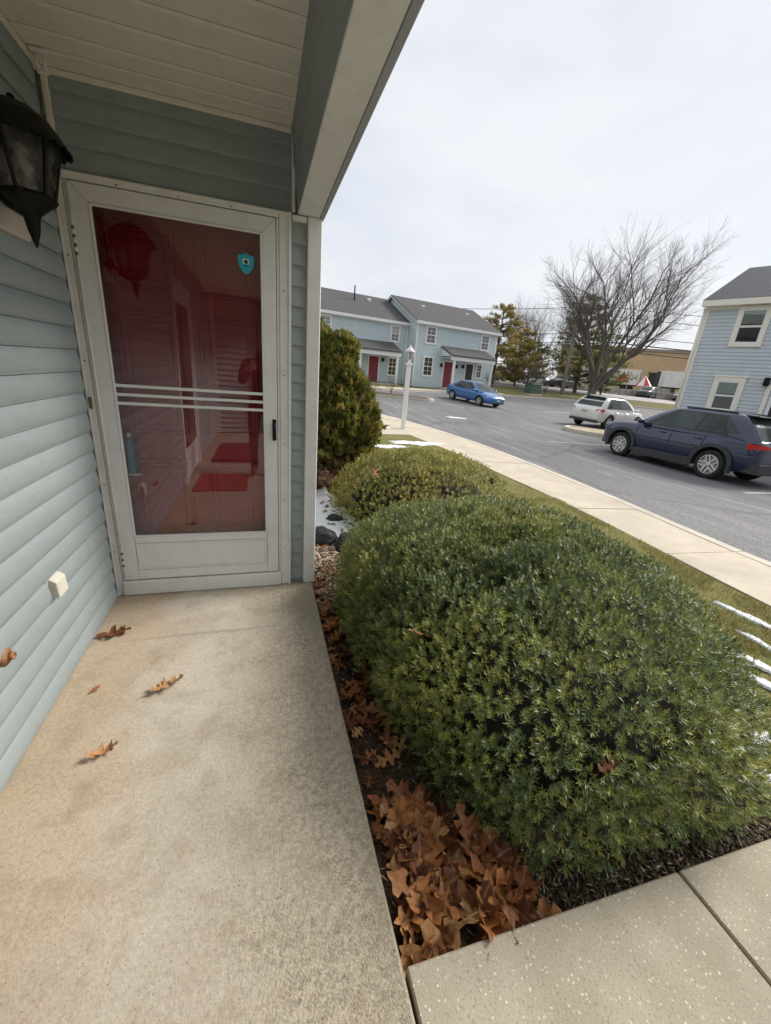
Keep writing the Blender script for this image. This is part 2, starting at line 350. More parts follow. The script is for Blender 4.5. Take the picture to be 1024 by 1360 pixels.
# ---- sidewalk slabs and kerb stones
sw = tag(empty('sidewalk'), kind='structure')
def strip_piece(name, ya, yb, fa, fb, top, thick, m, parent, bev=.006):
    n = 3; bm = bmesh.new(); rows = []
    for k in range(n + 1):
        y = ya + (yb - ya) * k / n; xa, xb = fa(y), fb(y)
        rows.append([bm.verts.new((xa, y, top(xa, y) - thick)), bm.verts.new((xb, y, top(xb, y) - thick)), bm.verts.new((xb, y, top(xb, y))), bm.verts.new((xa, y, top(xa, y)))])
    for a, b in zip(rows, rows[1:]):
        for k in range(4): bm.faces.new((a[k], a[(k + 1) % 4], b[(k + 1) % 4], b[k]))
    bm.faces.new(list(reversed(rows[0]))); bm.faces.new(rows[-1]); bmesh.ops.recalc_face_normals(bm, faces=bm.faces)
    return bmobj(name, bm, m, parent)
ys = [-6.1 + 1.49 * k for k in range(15)]
for k, (a, b) in enumerate(zip(ys, ys[1:])):
    dz = random.uniform(-.004, .004)
    strip_piece('slab', a + .007, b - .007, sx, lambda y: kx(y) - .175, lambda x, y, dz=dz: T(x, y) + .13 + dz, .15, M_side, sw)
kb = tag(empty('kerb'), kind='structure')
kys = [-6.1 + 2.98 * k for k in range(9)]
for a, b in zip(kys, kys[1:]):
    strip_piece('kerb_stone', a + .005, min(b, 17.5) - .005, lambda y: kx(y) - .152, kx, lambda x, y: T(x, y) + .128, .3, M_kerb, kb)
# branch path to the lawn by the lamp post
bp = tag(empty('branch_path'), kind='structure')
for k, (xa, xb) in enumerate(((.4, 1.55), (1.57, 2.7), (2.72, 3.85))):
    bm = bmesh.new(); n = 4
    f = lambda x: 9.75 + .16 * (x - .4)
    vs = []
    for x in (xa, xb):
        for y in (f(x), f(x) + .95):
            xx = min(x, sx(y) - .012)
            vs.append((xx, y))
    o = newobj('slab', [(x, y, lawn_z(x, y) - .1) for x, y in vs] + [(x, y, lawn_z(x, y) + .02) for x, y in vs], [(0, 1, 3, 2), (4, 6, 7, 5), (0, 4, 5, 1), (2, 3, 7, 6), (0, 2, 6, 4), (1, 5, 7, 3)], M_side, bp)

# ---- porch slab and front walk
ps = box('porch_slab', -.95, .322, -3.8, 2.66, -.22, 0, M_porch, None, .008); tag(ps, kind='structure')
fw = tag(empty('front_walk'), kind='structure')
xj = [.328, 1.296, 2.27, 3.25, 3.84]
for a, b in zip(xj, xj[1:]):
    o = prism('slab', [(a + .004, -.004 - .034 * (a - .33)), (b - .004, -.004 - .034 * (b - .33)), (b - .004, -.2 - .034 * b), (a + .004, -.2 - .034 * a)], 'y', -.75, .528, M_walk, fw, .005)
box('slab', .332, 1.29, -3.8, -.76, -.2, -.006, M_walk, fw, .005)

# ---- painted parking lines
pl = tag(empty('parking_lines'), kind='structure')
M_line = mk('line_paint', (.55, .52, .46), .8, .3, 8)
for (xa, xb, yy, ang) in ((9.6, 14.4, 11.9, .05), (10.3, 15.0, 5.98, .05), (10.5, 15, 3.0, .05), (10.9, 12.4, 23.3, -1.25), (13.2, 14.6, 22.9, -1.25), (16.2, 17.7, 22.6, -1.25), (19, 22.5, 24.5, .35)):
    n = 6; V = []
    for k in range(n + 1):
        d = (xb - xa) * k / n; cx, cy = xa + d * math.cos(ang), yy + d * math.sin(ang)
        for s in (-.055, .055):
            px, py = cx - s * math.sin(ang), cy + s * math.cos(ang); V.append((px, py, T(px, py) + .006))
    newobj('line', V, [(2 * k, 2 * k + 1, 2 * k + 3, 2 * k + 2) for k in range(n)], M_line, pl)

# ---- far verge, far kerb, far road
FK = [(-14, 19.5), (0, 24.8), (7.8, 27.7), (14.5, 31.3), (20.9, 33.8), (32.2, 37.3), (41.3, 37.6), (50, 36.0), (75, 31)]
fy = lambda x: smoothlin(FK, x, 1.5)
def verge_f(u, v):
    x = -14 + 90 * u; y0 = fy(x) + .1; y = y0 + (v ** 2) * 60; return (x, y, T(x, y) + .13)
tag(grid('far_verge', verge_f, 80, 24, M_fgrass), kind='structure')
fk = tag(empty('far_kerb'), kind='structure')
for k in range(28):
    xa, xb = -10 + 3 * k, -10 + 3 * (k + 1) - .02; V = []
    for x in (xa, xb):
        for dy in (0, .17):
            y = fy(x) + dy; V += [(x, y, T(x, y) - .05), (x, y, T(x, y) + .15)]
    newobj('kerb_stone', V, [(0, 1, 5, 4), (2, 6, 7, 3), (1, 3, 7, 5), (0, 2, 3, 1), (4, 5, 7, 6)], M_kerb, fk)
M_road = mk('pale_road', (.34, .32, .31), .85, .2, .8)
def road_f(u, v):
    x = 2 + 80 * u; y = fy(x) + 7.5 + 10 * v + 2.2 * max(0, (x - 44) / 10.); return (x, y, T(x, y) + .15)
tag(grid('far_road', road_f, 60, 8, M_road), kind='structure')
# footway in front of the far house
def fway_f(u, v):
    x = -10 + 32 * u; y = fy(x) + .2 + 1.1 * v; return (x, y, T(x, y) + .14)
tag(grid('far_footway', fway_f, 30, 2, M_side), kind='structure')

# ---- traffic islands
def island(name, poly, m_top, h, label):
    root = tag(empty(name), kind='structure'); n = len(poly)
    cx = sum(p[0] for p in poly) / n; cy = sum(p[1] for p in poly) / n
    inn = []
    for p in poly:
        d = math.hypot(p[0] - cx, p[1] - cy); k = max(.3, (d - .22) / d); inn.append((cx + (p[0] - cx) * k, cy + (p[1] - cy) * k))
    V = [(x, y, T(x, y) - .05) for x, y in poly] + [(x, y, T(x, y) + h) for x, y in poly] + [(x, y, T(x, y) + h) for x, y in inn]
    F = []
    for i in range(n):
        j = (i + 1) % n; F += [(i, j, n + j, n + i), (n + i, n + j, 2 * n + j, 2 * n + i)]
    newobj('kerb_ring', V, F, M_kerb, root)
    newobj('infill', [(x, y, T(x, y) + h - .02) for x, y in inn] + [(cx, cy, T(cx, cy) + h + .05)], [(i, (i + 1) % n, n) for i in range(n)], m_top, root)
    return root
def capsule(x0, y0, x1, y1, r, n=8):
    a = math.atan2(y1 - y0, x1 - x0); P = []
    for k in range(n + 1): t = a + math.pi / 2 + math.pi * k / n; P.append((x0 + r * math.cos(t), y0 + r * math.sin(t)))
    for k in range(n + 1): t = a - math.pi / 2 + math.pi * k / n; P.append((x1 + r * math.cos(t), y1 + r * math.sin(t)))
    return P
M_mulch = mk('bark_mulch', (.11, .065, .04), .95, .5, 9, .6)
M_sand = mk('sandy_infill', (.42, .34, .22), .95, .25, 4, .5)
island('parking_island', capsule(14.6, 15.4, 18.5, 13.2, 1.15), M_sand, .16, '')
island('mulch_island', capsule(3.5, 24.6, 9.6, 24.2, .75), M_mulch, .14, '')

# ================================================================== NEAR HOUSE (porch)
H0 = tag(empty('porch_house', (0, 0, 0)), 'blue grey vinyl-sided townhouse entry with white trim, covered porch and red door', 'house')
CH = .1016
PROF = [(.002, 1.0), (.0115, .86), (.0185, .68), (.0225, .45), (.0232, .24), (.0205, .08), (.0145, -.03), (.003, -.035)]
PROF_F = [(.003, 1.0), (.008, .66), (.0125, .33), (.0155, .05), (.0145, -.02), (.003, -.03)]
def course_mesh(name, prof, length, n=1, h=CH):
    "extruded along +X, outward = -Y, base at z 0"
    V = []; F = []; P = len(prof)
    for i in range(n + 1):
        for d, z in prof: V.append((length * i / n, -d, z * h))
    for i in range(n):
        for j in range(P - 1): F.append((i * P + j, (i + 1) * P + j, (i + 1) * P + j + 1, i * P + j + 1))
    F += [tuple(range(P - 1, -1, -1)), tuple(n * P + j for j in range(P))]
    me = bpy.data.meshes.new(name); me.from_pydata(V, [], F); me.update(); me.materials.append(M_vinyl)
    me.polygons.foreach_set('use_smooth', [j < len(F) - 2 and (j % (P - 1)) < P - 3 for j in range(len(F))])
    return me
def courses(mesh, loc, rz, n, z0, parent, h=CH, zmax=None):
    for k in range(n):
        o = bpy.data.objects.new('siding_board', mesh); COL.objects.link(o); o.parent = parent
        o.location = (loc[0], loc[1], z0 + k * h); o.rotation_euler = (0, 0, rz)
WX, DY = -.88, 2.582
# left wall: runs along y from -3.75 to 2.52, outward +X.   course +X axis -> +Y, outward(-Y local) -> +X : rz = +90deg
box('wall', -1.2, WX, -3.8, 2.60, -.2, 2.62, M_vinyl, H0)
courses(course_mesh('siding_wall', PROF, 6.24), (WX, -3.75), math.pi / 2, 25, .012, H0)
# door wall: strip beside the door and panel above it (outward -Y)
box('wall', WX - .2, -.845, DY + .002, DY + .15, -.1, 2.62, M_vinyl, H0); box('wall', .115, .335, DY + .002, DY + .15, -.1, 2.62, M_vinyl, H0); box('wall', -.845, .115, DY + .002, DY + .15, 2.17, 2.62, M_vinyl, H0)
courses(course_mesh('siding_strip', PROF_F, .085), (.178, DY), 0, 21, .028, H0)
courses(course_mesh('siding_top', PROF_F, 1.06), (WX + .005, DY), 0, 4, 2.196, H0, .094)
# house mass beyond and above
box('wall', -6, .30, 2.74, 12.5, -.2, 5.4, M_vinyl, H0); box('upper_wall', -6, .05, -4.0, 2.73, 2.75, 5.4, M_vinyl, H0)
M_shing = mat_shingle('grey_shingle', (.075, .075, .08))
prism('roof', [(.55, 5.3), (.55, 5.4), (-3, 7.2), (-6.5, 5.4), (-6.5, 5.3)], 'y', -4.4, 12.9, M_shing, H0)
# porch end wall behind the camera (seen in the storm glass)
box('wall', -1.2, .4, -3.95, -3.83, -.2, 2.62, M_vinyl, H0)
courses(course_mesh('siding_end', PROF_F, 1.26), (.38, -3.83), math.pi, 25, .012, H0)
box('corner_board', -.875, -.81, -3.828, -3.80, 0, 2.55, M_white, H0, .004)
# soffit boards run along x
M_soff = mat_white('soffit_vinyl', (.87, .82, .71), .25)
yb = [2.578, 2.44, 2.318, 2.164, 2.014, 1.854]
while yb[-1] > -3.7: yb.append(yb[-1] - .152)
for a, b in zip(yb, yb[1:]):
    # shallow pan with a turned edge
    prof = [(b + .006, 2.575), (b + .006, 2.552), (b + .018, 2.548), (a - .004, 2.550), (a - .0015, 2.556), (a - .0015, 2.575)]
    prism('soffit_board', prof, 'x', -.872, .176, M_soff, H0)
box('porch_ceiling', -1.2, .2, -3.95, 2.75, 2.58, 2.60, M_soff, H0)
# shed roof over the porch
prism('porch_roof', [(-1.1, 2.90), (-1.1, 2.96), (.44, 2.66), (.44, 2.60)], 'y', -3.9, 2.66, M_shing, H0)
# beam: sided inner face (two boards), white underside, drip edge outside
prism('beam_board', [(.178, 2.552), (.185, 2.39), (.197, 2.39), (.19, 2.552)], 'y', -3.9, 2.60, M_vinyl, H0)
prism('beam_board', [(.190, 2.388), (.209, 2.197), (.215, 2.197), (.205, 2.388)], 'y', -3.9, 2.60, M_vinyl, H0)
prism('beam_underside', [(.2105, 2.192), (.3225, 2.188), (.3225, 2.20), (.2105, 2.20)], 'y', -3.9, 2.605, M_white, H0, .002)
prism('beam_core', [(.2, 2.54), (.216, 2.203), (.322, 2.203), (.33, 2.46)], 'y', -3.88, 2.59, M_white, H0)
M_drip = mat_vinyl('drip_edge_grey', (.42, .45, .47), .2)
prism('drip_edge', [(.324, 2.186), (.3455, 2.182), (.36, 2.46), (.335, 2.47)], 'y', -3.9, 2.61, M_drip, H0, .002)
# trim around the recess
box('ceiling_trim', WX + .02, .178, DY - .022, DY + .001, 2.527, 2.549, M_soff, H0, .004)
box('ceiling_trim', -.878, -.852, -3.7, DY - .024, 2.522, 2.547, M_soff, H0, .004)
box('corner_trim', -.862, -.838, DY - .026, DY - .001, 2.205, 2.524, M_soff, H0, .004)
box('corner_trim', .178, .1965, DY - .024, DY - .001, 2.198, 2.525, M_white, H0, .003)
box('strip_cap', .18, .258, DY - .024, DY - .001, 2.160, 2.186, M_white, H0, .003)
# corner post
prism('corner_post', [(.262, DY - .032), (.338, DY - .032), (.338, DY + .1), (.262, DY + .1)], 'z', 0.001, 2.187, M_white, H0, .004)
# --- exterior door casing (brickmould) with stepped profile
def casing(name, x0, x1, z0, z1):
    o = box(name, x0, x1, DY - .03, DY + .03, z0, z1, M_white, H0, .004); return o
casing('door_casing', -.878, -.842, 0, 2.19); casing('door_casing', .112, .176, 0, 2.19); casing('door_casing', -.8415, .1115, 2.158, 2.1905)
box('casing_bead', -.8755, -.866, DY - .04, DY - .0305, 0, 2.19, M_white, H0, .002); box('casing_bead', .160, .173, DY - .04, DY - .0305, 0, 2.19, M_white, H0, .002)
box('casing_bead', -.8655, .1595, DY - .04, DY - .0305, 2.175, 2.187, M_white, H0, .002)
box('casing_rail', -.84, -.822, DY - .026, DY + .02, .1, 2.157, M_white, H0, .003); box('casing_rail', .098, .111, DY - .026, DY + .02, .1, 2.157, M_white, H0, .003)
box('sill', -.84, .111, DY - .045, DY + .06, .001, .098, M_white, H0, .006)
# screws in the casing
M_screw = mk('dull_screw', (.10, .095, .09), .5, .2, 60)
for (x, z) in [(.136, .28), (.136, .62), (.136, .98), (.136, 1.38), (.136, 1.82)]: lathe('screw', [(.0035, -.034), (.0035, -.0295)], M_screw, H0, 8, (x, DY, z), 'y')
for (x, z) in [(-.8565, .3), (-.8565, .72), (-.8565, 1.38), (-.8565, 1.85)]: lathe('screw', [(.0035, -.034), (.0035, -.0295)], M_screw, H0, 8, (x, DY, z), 'y')
for x in (-.62, -.36, -.12): lathe('screw', [(.0035, -.034), (.0035, -.0295)], M_screw, H0, 8, (x, DY, 2.166), 'y')
# --- storm door
SDr = empty('storm_door'); SDr.parent = H0
M_sd = mat_white('storm_door_white', (.83, .835, .825), .22)
dx0, dx1, dz0, dz1 = -.818, .0945, .106, 2.152; gx0, gx1, gz0, gz1 = -.742, .022, .395, 2.075; y0, y1 = DY - .034, DY - .002
def rail(name, poly): return prism(name, poly, 'y', y0, y1, M_sd, SDr, .0025)
rail('stile', [(dx0, dz0), (gx0 - .003, dz0), (gx0 - .003, gz1 + .003), (dx0, dz1)])
rail('stile', [(dx1, dz0), (dx1, dz1), (gx1 + .003, gz1 + .003), (gx1 + .003, dz0)])
rail('top_rail', [(dx0 + .001, dz1 + .0005), (gx0 - .002, gz1 + .0035), (gx1 + .002, gz1 + .0035), (dx1 - .001, dz1 + .0005)])
rail('bottom_rail', [(gx0 - .002, dz0 + .001), (gx1 + .002, dz0 + .001), (gx1 + .002, .168), (gx0 - .002, .168)])
box('middle_rail', gx0 - .001, gx1 + .001, y0 - .002, y1, .352, .392, M_sd, SDr, .004)
box('kick_panel', gx0 - .002, gx1 + .002, DY - .026, DY - .006, .160, .353, M_sd, SDr)
for (a, b, c, d) in ((gx0 + .002, gx0 + .014, .172, .348), (gx1 - .014, gx1 - .002, .172, .348), (gx0 + .014, gx1 - .014, .172, .183), (gx0 + .014, gx1 - .014, .338, .348)):
    box('panel_bead', a, b, DY - .034, DY - .0255, c, d, M_sd, SDr, .003)
# glazing bead, glass, three bars
for (a, b, c, d) in ((gx0 - .003, gx0 + .007, gz0, gz1), (gx1 - .007, gx1 + .003, gz0, gz1), (gx0 + .007, gx1 - .007, gz1 - .007, gz1 + .003), (gx0 + .007, gx1 - .007, gz0 - .003, gz0 + .007)):
    box('glazing_bead', a, b, DY - .0385, DY - .02, c, d, M_sd, SDr, .002)
newobj('glass_pane', [(gx0 + .001, DY - .025, gz0 + .001), (gx1 - .001, DY - .025, gz0 + .001), (gx1 - .001, DY - .025, gz1 - .001), (gx0 + .001, DY - .025, gz1 - .001)], [(0, 1, 2, 3)], M_glass, SDr)
for z in (1.267, 1.221, 1.175): box('glass_bar', gx0 + .002, gx1 - .002, DY - .034, DY - .0265, z - .008, z + .008, M_sd, SDr, .002)
# hinge along the left edge and closer plate
lathe('hinge', [(.0055, .12), (.0055, 2.14)], M_sd, SDr, 8, (-.8205, DY - .034, 0), 'z')
for k in range(14): lathe('hinge_knuckle', [(.0066, 0), (.0066, .012)], M_screw if k % 2 else M_sd, SDr, 8, (-.8205, DY - .034, 1.98 - k * .018 if k < 8 else .3 - (k - 8) * .02), 'z')
box('latch_plate', -.866, -.85, DY - .043, DY - .0405, 1.14, 1.20, mk('tarnished_brass', (.30, .25, .16), .45, .3, 30, 0, None, .6), H0)
# handle
hp = box('handle_plate', .066, .088, DY - .040, DY - .0345, 1.0, 1.125, M_black, SDr, .002)
tube('handle', [(.077, DY - .04, 1.10), (.077, DY - .075, 1.098), (.075, DY - .082, 1.07), (.073, DY - .078, 1.035), (.074, DY - .07, 1.005)], [.008, .009, .009, .0085, .006], M_black, SDr)
# security sticker: shield with a small dark mark
def flat(name, poly, y, m, parent): return prism(name, poly, 'y', y - .0006, y, m, parent)
M_cyan = mk('sticker_cyan', (.03, .42, .58), .4, .06, 50); M_ink = mk('sticker_ink', (.02, .03, .05), .4, .05, 50); M_lite = mk('sticker_white', (.75, .8, .8), .4, .05, 50)
sc_ = lambda P, k, c: [(c[0] + x * k, c[1] + z * k) for x, z in P]
shield = [(0, -1.15), (.45, -.85), (.8, -.3), (.9, .3), (.88, .85), (.45, .92), (0, 1.12), (-.45, .92), (-.88, .85), (-.9, .3), (-.8, -.3), (-.45, -.85)]
stk = flat('sticker', sc_(shield, .044, (-.057, 1.925)), DY - .0258, M_cyan, SDr)
flat('sticker_mark', sc_([(-.35, -.05), (.35, -.05), (.35, .5), (-.35, .5)], .044, (-.057, 1.925)), DY - .0266, M_lite, stk)
flat('sticker_mark', sc_([(-.2, .0), (.2, .0), (.2, .34), (.0, .42), (-.2, .34)], .044, (-.057, 1.925)), DY - .0274, M_ink, stk)
flat('sticker_mark', sc_([(-.25, -.28), (.25, -.28), (.25, -.2), (-.25, -.2)], .044, (-.057, 1.925)), DY - .0266, M_ink, stk)
# --- red panelled entry door behind the glass
ED = empty('entry_door'); ED.parent = H0
M_red = mk('maroon_door_paint', (.36, .003, .032), .38, .12, 8, .05)
ye = DY + .07
box('door_leaf', -.815, .085, ye, ye + .045, .03, 2.14, M_red, ED)
def dpanel(x0, x1, z0, z1):
    for (a, b, c, d) in ((x0, x0 + .022, z0, z1), (x1 - .022, x1, z0, z1), (x0 + .022, x1 - .022, z1 - .022, z1), (x0 + .022, x1 - .022, z0, z0 + .022)):
        box('panel_moulding', a, b, ye - .012, ye - .0005, c, d, M_red, ED, .005)
    box('panel_field', x0 + .05, x1 - .05, ye - .008, ye - .0005, z0 + .05, z1 - .05, M_red, ED, .006)
for (xa, xb) in ((-.72, -.41), (-.32, -.01)):
    for (za, zb) in ((1.75, 2.03), (1.0, 1.65), (.2, .85)): dpanel(xa, xb, za, zb)
lathe('door_knob', [(.012, 0), (.012, -.03), (.028, -.038), (.03, -.055), (.02, -.068), (.004, -.07)], mk('brass_knob', (.45, .33, .13), .3, .1, 20, 0, None, 1.0), ED, 14, (.03, ye, .98), 'y')
box('jamb', -.8415, -.8155, DY + .021, ye + .1, .0985, 2.157, M_red, H0); box('jamb', .0855, .1115, DY + .021, ye + .1, .0985, 2.157, M_red, H0); box('jamb', -.815, .085, DY + .061, ye + .1, .0985, .029 + .07, M_red, H0)
bl = tag(empty('bottle', (-.715, DY + .018, .775)), 'pale blue plastic bottle standing behind lower left edge of the storm glass', 'bottle'); M_bl = mk('blue_plastic', (.08, .27, .40), .35, .15, 20)
lathe('bottle_body', [(.018, 0), (.021, .006), (.021, .18), (.017, .2), (.009, .21)], M_bl, bl, 14); lathe('cap', [(.011, .211), (.011, .235), (.004, .237)], M_white, bl, 12)
box('bottle_shelf', -.76, -.67, DY + .001, DY + .04, .765, .774, M_sd, SDr)
# --- neighbour door on the left wall, behind the camera (only mirrored in the glass)
ND = empty('neighbour_door'); ND.parent = H0
for (a, b, c, d) in ((-1.12, -1.04, 0, 2.2), (.02, .10, 0, 2.2), (-1.04, .02, 2.1, 2.2)): box('frame', WX + .001, WX + .05, a, b, c, d, M_white, ND)
box('leaf', WX + .001, WX + .028, -1.039, .019, .02, 2.099, M_white, ND); box('leaf_glass', WX + .029, WX + .034, -.94, -.08, .40, 1.98, mk('dark_pane', (.03, .012, .014), .1, .2, 4), ND)
# ================================================================== THINGS ON THE PORCH
# --- coach lantern
LX, LY = -.735, 1.92
LN = tag(empty('wall_lantern', (LX, LY, 1.76)), 'black cast-metal coach lantern with seeded glass and scalloped roof on the siding', 'lantern')
def hexpt(r, z, k, off=30): a = R_(off + 60 * k); return (r * math.cos(a), r * math.sin(a), z)
zb = 0.0   # local z 0 = tip of the finial (world 1.76)
# roof: hexagonal dome with a scalloped skirt
bm = bmesh.new(); rings = []; n = 48
for (r, z, sc) in ((.010, .408, 0), (.03, .402, 0), (.058, .392, 0), (.098, .365, 0), (.118, .340, 0), (.137, .312, 0), (.147, .300, .010), (.141, .302, .010), (.128, .318, 0)):
    ring = []
    for k in range(n):
        a = 2 * math.pi * k / n; hx = math.cos(math.pi / 6) / math.cos((a - R_(30)) % (math.pi / 3) - math.pi / 6)
        rr = r * (.6 + .4 * hx); ring.append(bm.verts.new((rr * math.cos(a), rr * math.sin(a), z - sc * abs(math.sin(a * 12)))))
    rings.append(ring)
for a, b in zip(rings, rings[1:]):
    for k in range(n): bm.faces.new((a[k], a[(k + 1) % n], b[(k + 1) % n], b[k]))
bm.faces.new(rings[0]); bmesh.ops.recalc_face_normals(bm, faces=bm.faces); bmobj('lantern_roof', bm, M_black, LN)
lathe('finial', [(.004, .422), (.010, .418), (.012, .405)], M_black, LN, 12)
M_seed = NT('seeded_glass'); _g = M_seed
_g.b.inputs['Transmission Weight'].default_value = .85; _g.b.inputs['IOR'].default_value = 1.2
_g.bump(_g.noise(55, 3), .9, .01); M_seed = _g.fin(_g.ramp(_g.noise(25, 3), [(.35, (.10, .095, .085)), (.6, (.55, .53, .48))]), .2)
for k in range(6):
    a, b = k, k + 1
    tube('cage_post', [hexpt(.110, .312, k), hexpt(.072, .148, k)], .0065, M_black, LN, 6, False)
    tube('cage_rail', [hexpt(.077, .15, a), hexpt(.077, .15, b)], .007, M_black, LN, 6, False); tube('cage_rail', [hexpt(.114, .309, a), hexpt(.114, .309, b)], .0065, M_black, LN, 6, False)
    p = [hexpt(.074, .152, a), hexpt(.074, .152, b), hexpt(.109, .306, b), hexpt(.109, .306, a)]; newobj('glass_pane', p, [(0, 1, 2, 3)], M_seed, LN)
lathe('base_cup', [(.078, .152), (.078, .14), (.05, .118), (.03, .10), (.024, .09), (.018, .05), (.009, .02), (.003, 0)], M_black, LN, 12)
lathe('lamp_socket', [(.018, .15), (.018, .2), (.012, .2)], M_white, LN, 10); lathe('bulb', [(.011, .2), (.026, .235), (.03, .26), (.02, .285), (.004, .295)], mk('frosted_bulb', (.8, .78, .72), .3, .02, 10), LN, 12)
tube('bracket_arm', [(-.13, 0, .20), (-.10, 0, .16), (-.06, 0, .12), (-.015, 0, .10)], [.013, .012, .012, .014], M_black, LN, 8)
box('back_plate', -.144, -.126, -.045, .045, .10, .33, M_black, LN, .006)
# --- plate, hook, vent, tap
wp = box('wall_plate', WX + .012, WX + .045, 1.86, 2.15, 1.812, 1.888, mat_white('plate_cream', (.66, .60, .50), .3), None, .006); tag(wp, 'small cream plastic plate on siding directly below black lantern', 'plate')
HK = tag(empty('ceiling_hook', (-.815, 2.45, 2.548)), 'white plastic two-prong hook fixed to porch ceiling corner', 'hook')
box('base', -.028, .028, -.016, .016, -.014, -.0005, M_white, HK, .003)
for s in (-1, 1): tube('prong', [(s * .012, 0, -.013), (s * .013, .002, -.05), (s * .013, .012, -.064)], .0055, M_white, HK, 6)
box('crosspiece', -.021, .021, .006, .018, -.072, -.06, M_white, HK, .003)
VN = tag(empty('vent_cover', (WX + .012, 1.845, .475)), 'small pale grey outlet hood on lower siding', 'vent')
prism('hood', [(0, .045), (.01, .048), (.034, .03), (.038, -.042), (.028, -.042), (0, -.042)], 'y', -.042, .042, mat_white('vent_grey', (.60, .57, .50), .5), VN, .003).rotation_euler = (0, 0, 0)
box('flange', -.004, .004, -.05, .05, -.05, .054, MATS['vent_grey'], VN, .002)
FT = tag(empty('hose_tap', (WX + .014, 1.452, .418)), 'rusty brown round tap rosette on left siding', 'tap')
M_rust = mk('rusty_brass', (.28, .14, .06), .6, .5, 40, .5, None, .3)
lathe('rosette', [(.034, 0), (.034, .006), (.024, .014), (.013, .016)], M_rust, FT, 12, (0, 0, 0), 'x'); lathe('stub', [(.014, .014), (.014, .03), (.009, .031), (.009, .02)], M_rust, FT, 10, (0, 0, 0), 'x')
# --- door mats and photographer behind the camera (mirrored in the storm glass)
def mat_(name, x0, x1, y0, y1, col, label):
    t = tag(empty(name, ((x0 + x1) / 2, (y0 + y1) / 2, 0)), label, 'door mat'); hx, hy = (x1 - x0) / 2, (y1 - y0) / 2
    box('pile', -hx, hx, -hy, hy, .001, .014, mk(name + '_' + label[:6], col, .95, .25, 40, .6), t, .003)
    bm = bmesh.new()
    for k in range(24):
        a, b = 2 * math.pi * k / 24, 2 * math.pi * (k + 1) / 24; f = lambda r, t_: bm.verts.new((hx * r * math.cos(t_), hy * r * math.sin(t_), .0155))
        bm.faces.new((f(.42, a), f(.5, a), f(.5, b), f(.42, b)))
    bmobj('ring_motif', bm, mk('mat_motif', (.10, .02, .02), .95, .2, 40), t); return t
mat_('door_mat', -.75, -.17, -.42, .34, (.34, .055, .018), 'orange door mat with round motif, mirrored in lower storm glass')
mat_('door_mat', -.70, -.15, -2.6, -1.1, (.20, .018, .014), 'dark red long door mat, mirrored beyond the orange one')

# --- oak leaves
def oak_leaf_mesh(name, seed, curl):
    r = random.Random(seed); L = .15; V = []; F = []
    # half outline: (along, half width) alternating lobe tips and sinuses
    H = [(0, .0), (.05, .05), (.11, .09), (.17, .24), (.25, .27), (.27, .10), (.33, .09), (.42, .38), (.47, .36), (.53, .43), (.55, .11), (.60, .10), (.70, .30), (.74, .28), (.80, .33), (.80, .10), (.86, .09), (.91, .16), (.95, .09), (1, .0)]
    tw = r.uniform(-1, 1); bend = r.uniform(-.5, .5)
    def P(u, w):
        x = (u - .5) * L * 1.15; y = w * L * .84 + bend * .03 * (u - .5) ** 2; a = curl * (u - .45) * 1.6
        z = w * w * L * curl * 1.1 + (1 - math.cos(a * 1.5)) * .05 + w * tw * .06 * (u - .3) + .006 * math.sin(u * 11 + w * 9 + seed) + .004 * math.sin(w * 26 + seed)
        y *= 1 - .22 * min(1, curl); return (x, y, z)
    C = []; Lf = []; Rt = []
    for u, w in H:
        w1 = w * r.uniform(.85, 1.15); w2 = w * r.uniform(.85, 1.15); uc = u - .06 if w > .22 else u
        C.append(len(V)); V.append(P(uc if 0 < u < 1 else u, 0)); Lf.append(len(V)); V.append(P(u, w1)); Rt.append(len(V)); V.append(P(u, -w2))
    for i in range(len(H) - 1):
        F += [(C[i], C[i + 1], Lf[i + 1], Lf[i]), (C[i + 1], C[i], Rt[i], Rt[i + 1])]
    F = [tuple(dict.fromkeys(f)) for f in F]
    n0 = len(V)                                             # petiole
    V += [(-.5 * L, .0012, 0), (-.5 * L, -.0012, .0), (-.78 * L, -.001, .006), (-.78 * L, .001, .006)]; F.append((n0, n0 + 1, n0 + 2, n0 + 3))
    zmin = min(v[2] for v in V); V = [(a, b, c - zmin) for a, b, c in V]
    me = bpy.data.meshes.new(name); me.from_pydata(V, [], F); me.update(); me.polygons.foreach_set('use_smooth', [True] * len(F)); return me
def mat_leaf(name, cols):
    s = NT(name); oi = s.n('ShaderNodeObjectInfo'); c = s.ramp(oi.outputs['Random'], [(i / (len(cols) - 1), q) for i, q in enumerate(cols)])
    c = s.mix(s.ramp(s.noise(45, 4, .6), [(.45, 0.), (.7, .6)]), c, (.05, .018, .008)); x, y, z = s.sep()
    vein = s.ramp(s.math('ABSOLUTE', y), [(.0008, 1.), (.0022, 0.)]); c = s.mix(s.math('MULTIPLY', vein, .5), c, (.42, .24, .10)); s.bump(s.noise(70, 3), .4, .003); return s.fin(c, .55, 0, .4)
M_leaf = mat_leaf('dry_oak_leaf', [(.07, .02, .008), (.30, .095, .022), (.46, .19, .055), (.16, .045, .013), (.38, .13, .03), (.58, .33, .14), (.23, .07, .018), (.10, .03, .01)])
LEAF = [oak_leaf_mesh('oak_leaf', s, c) for s, c in ((1, .2), (2, .5), (3, .8), (4, .35), (5, 1.1), (6, .65), (7, .1))]
for m_ in LEAF: m_.materials.append(M_leaf)
def leaf(loc, rot, sc, k, label, group=None):
    o = bpy.data.objects.new('oak_leaf', LEAF[k % len(LEAF)]); COL.objects.link(o); o.location = loc; o.rotation_euler = rot; o.scale = (sc,) * 3; return tag(o, label, 'leaf', group)
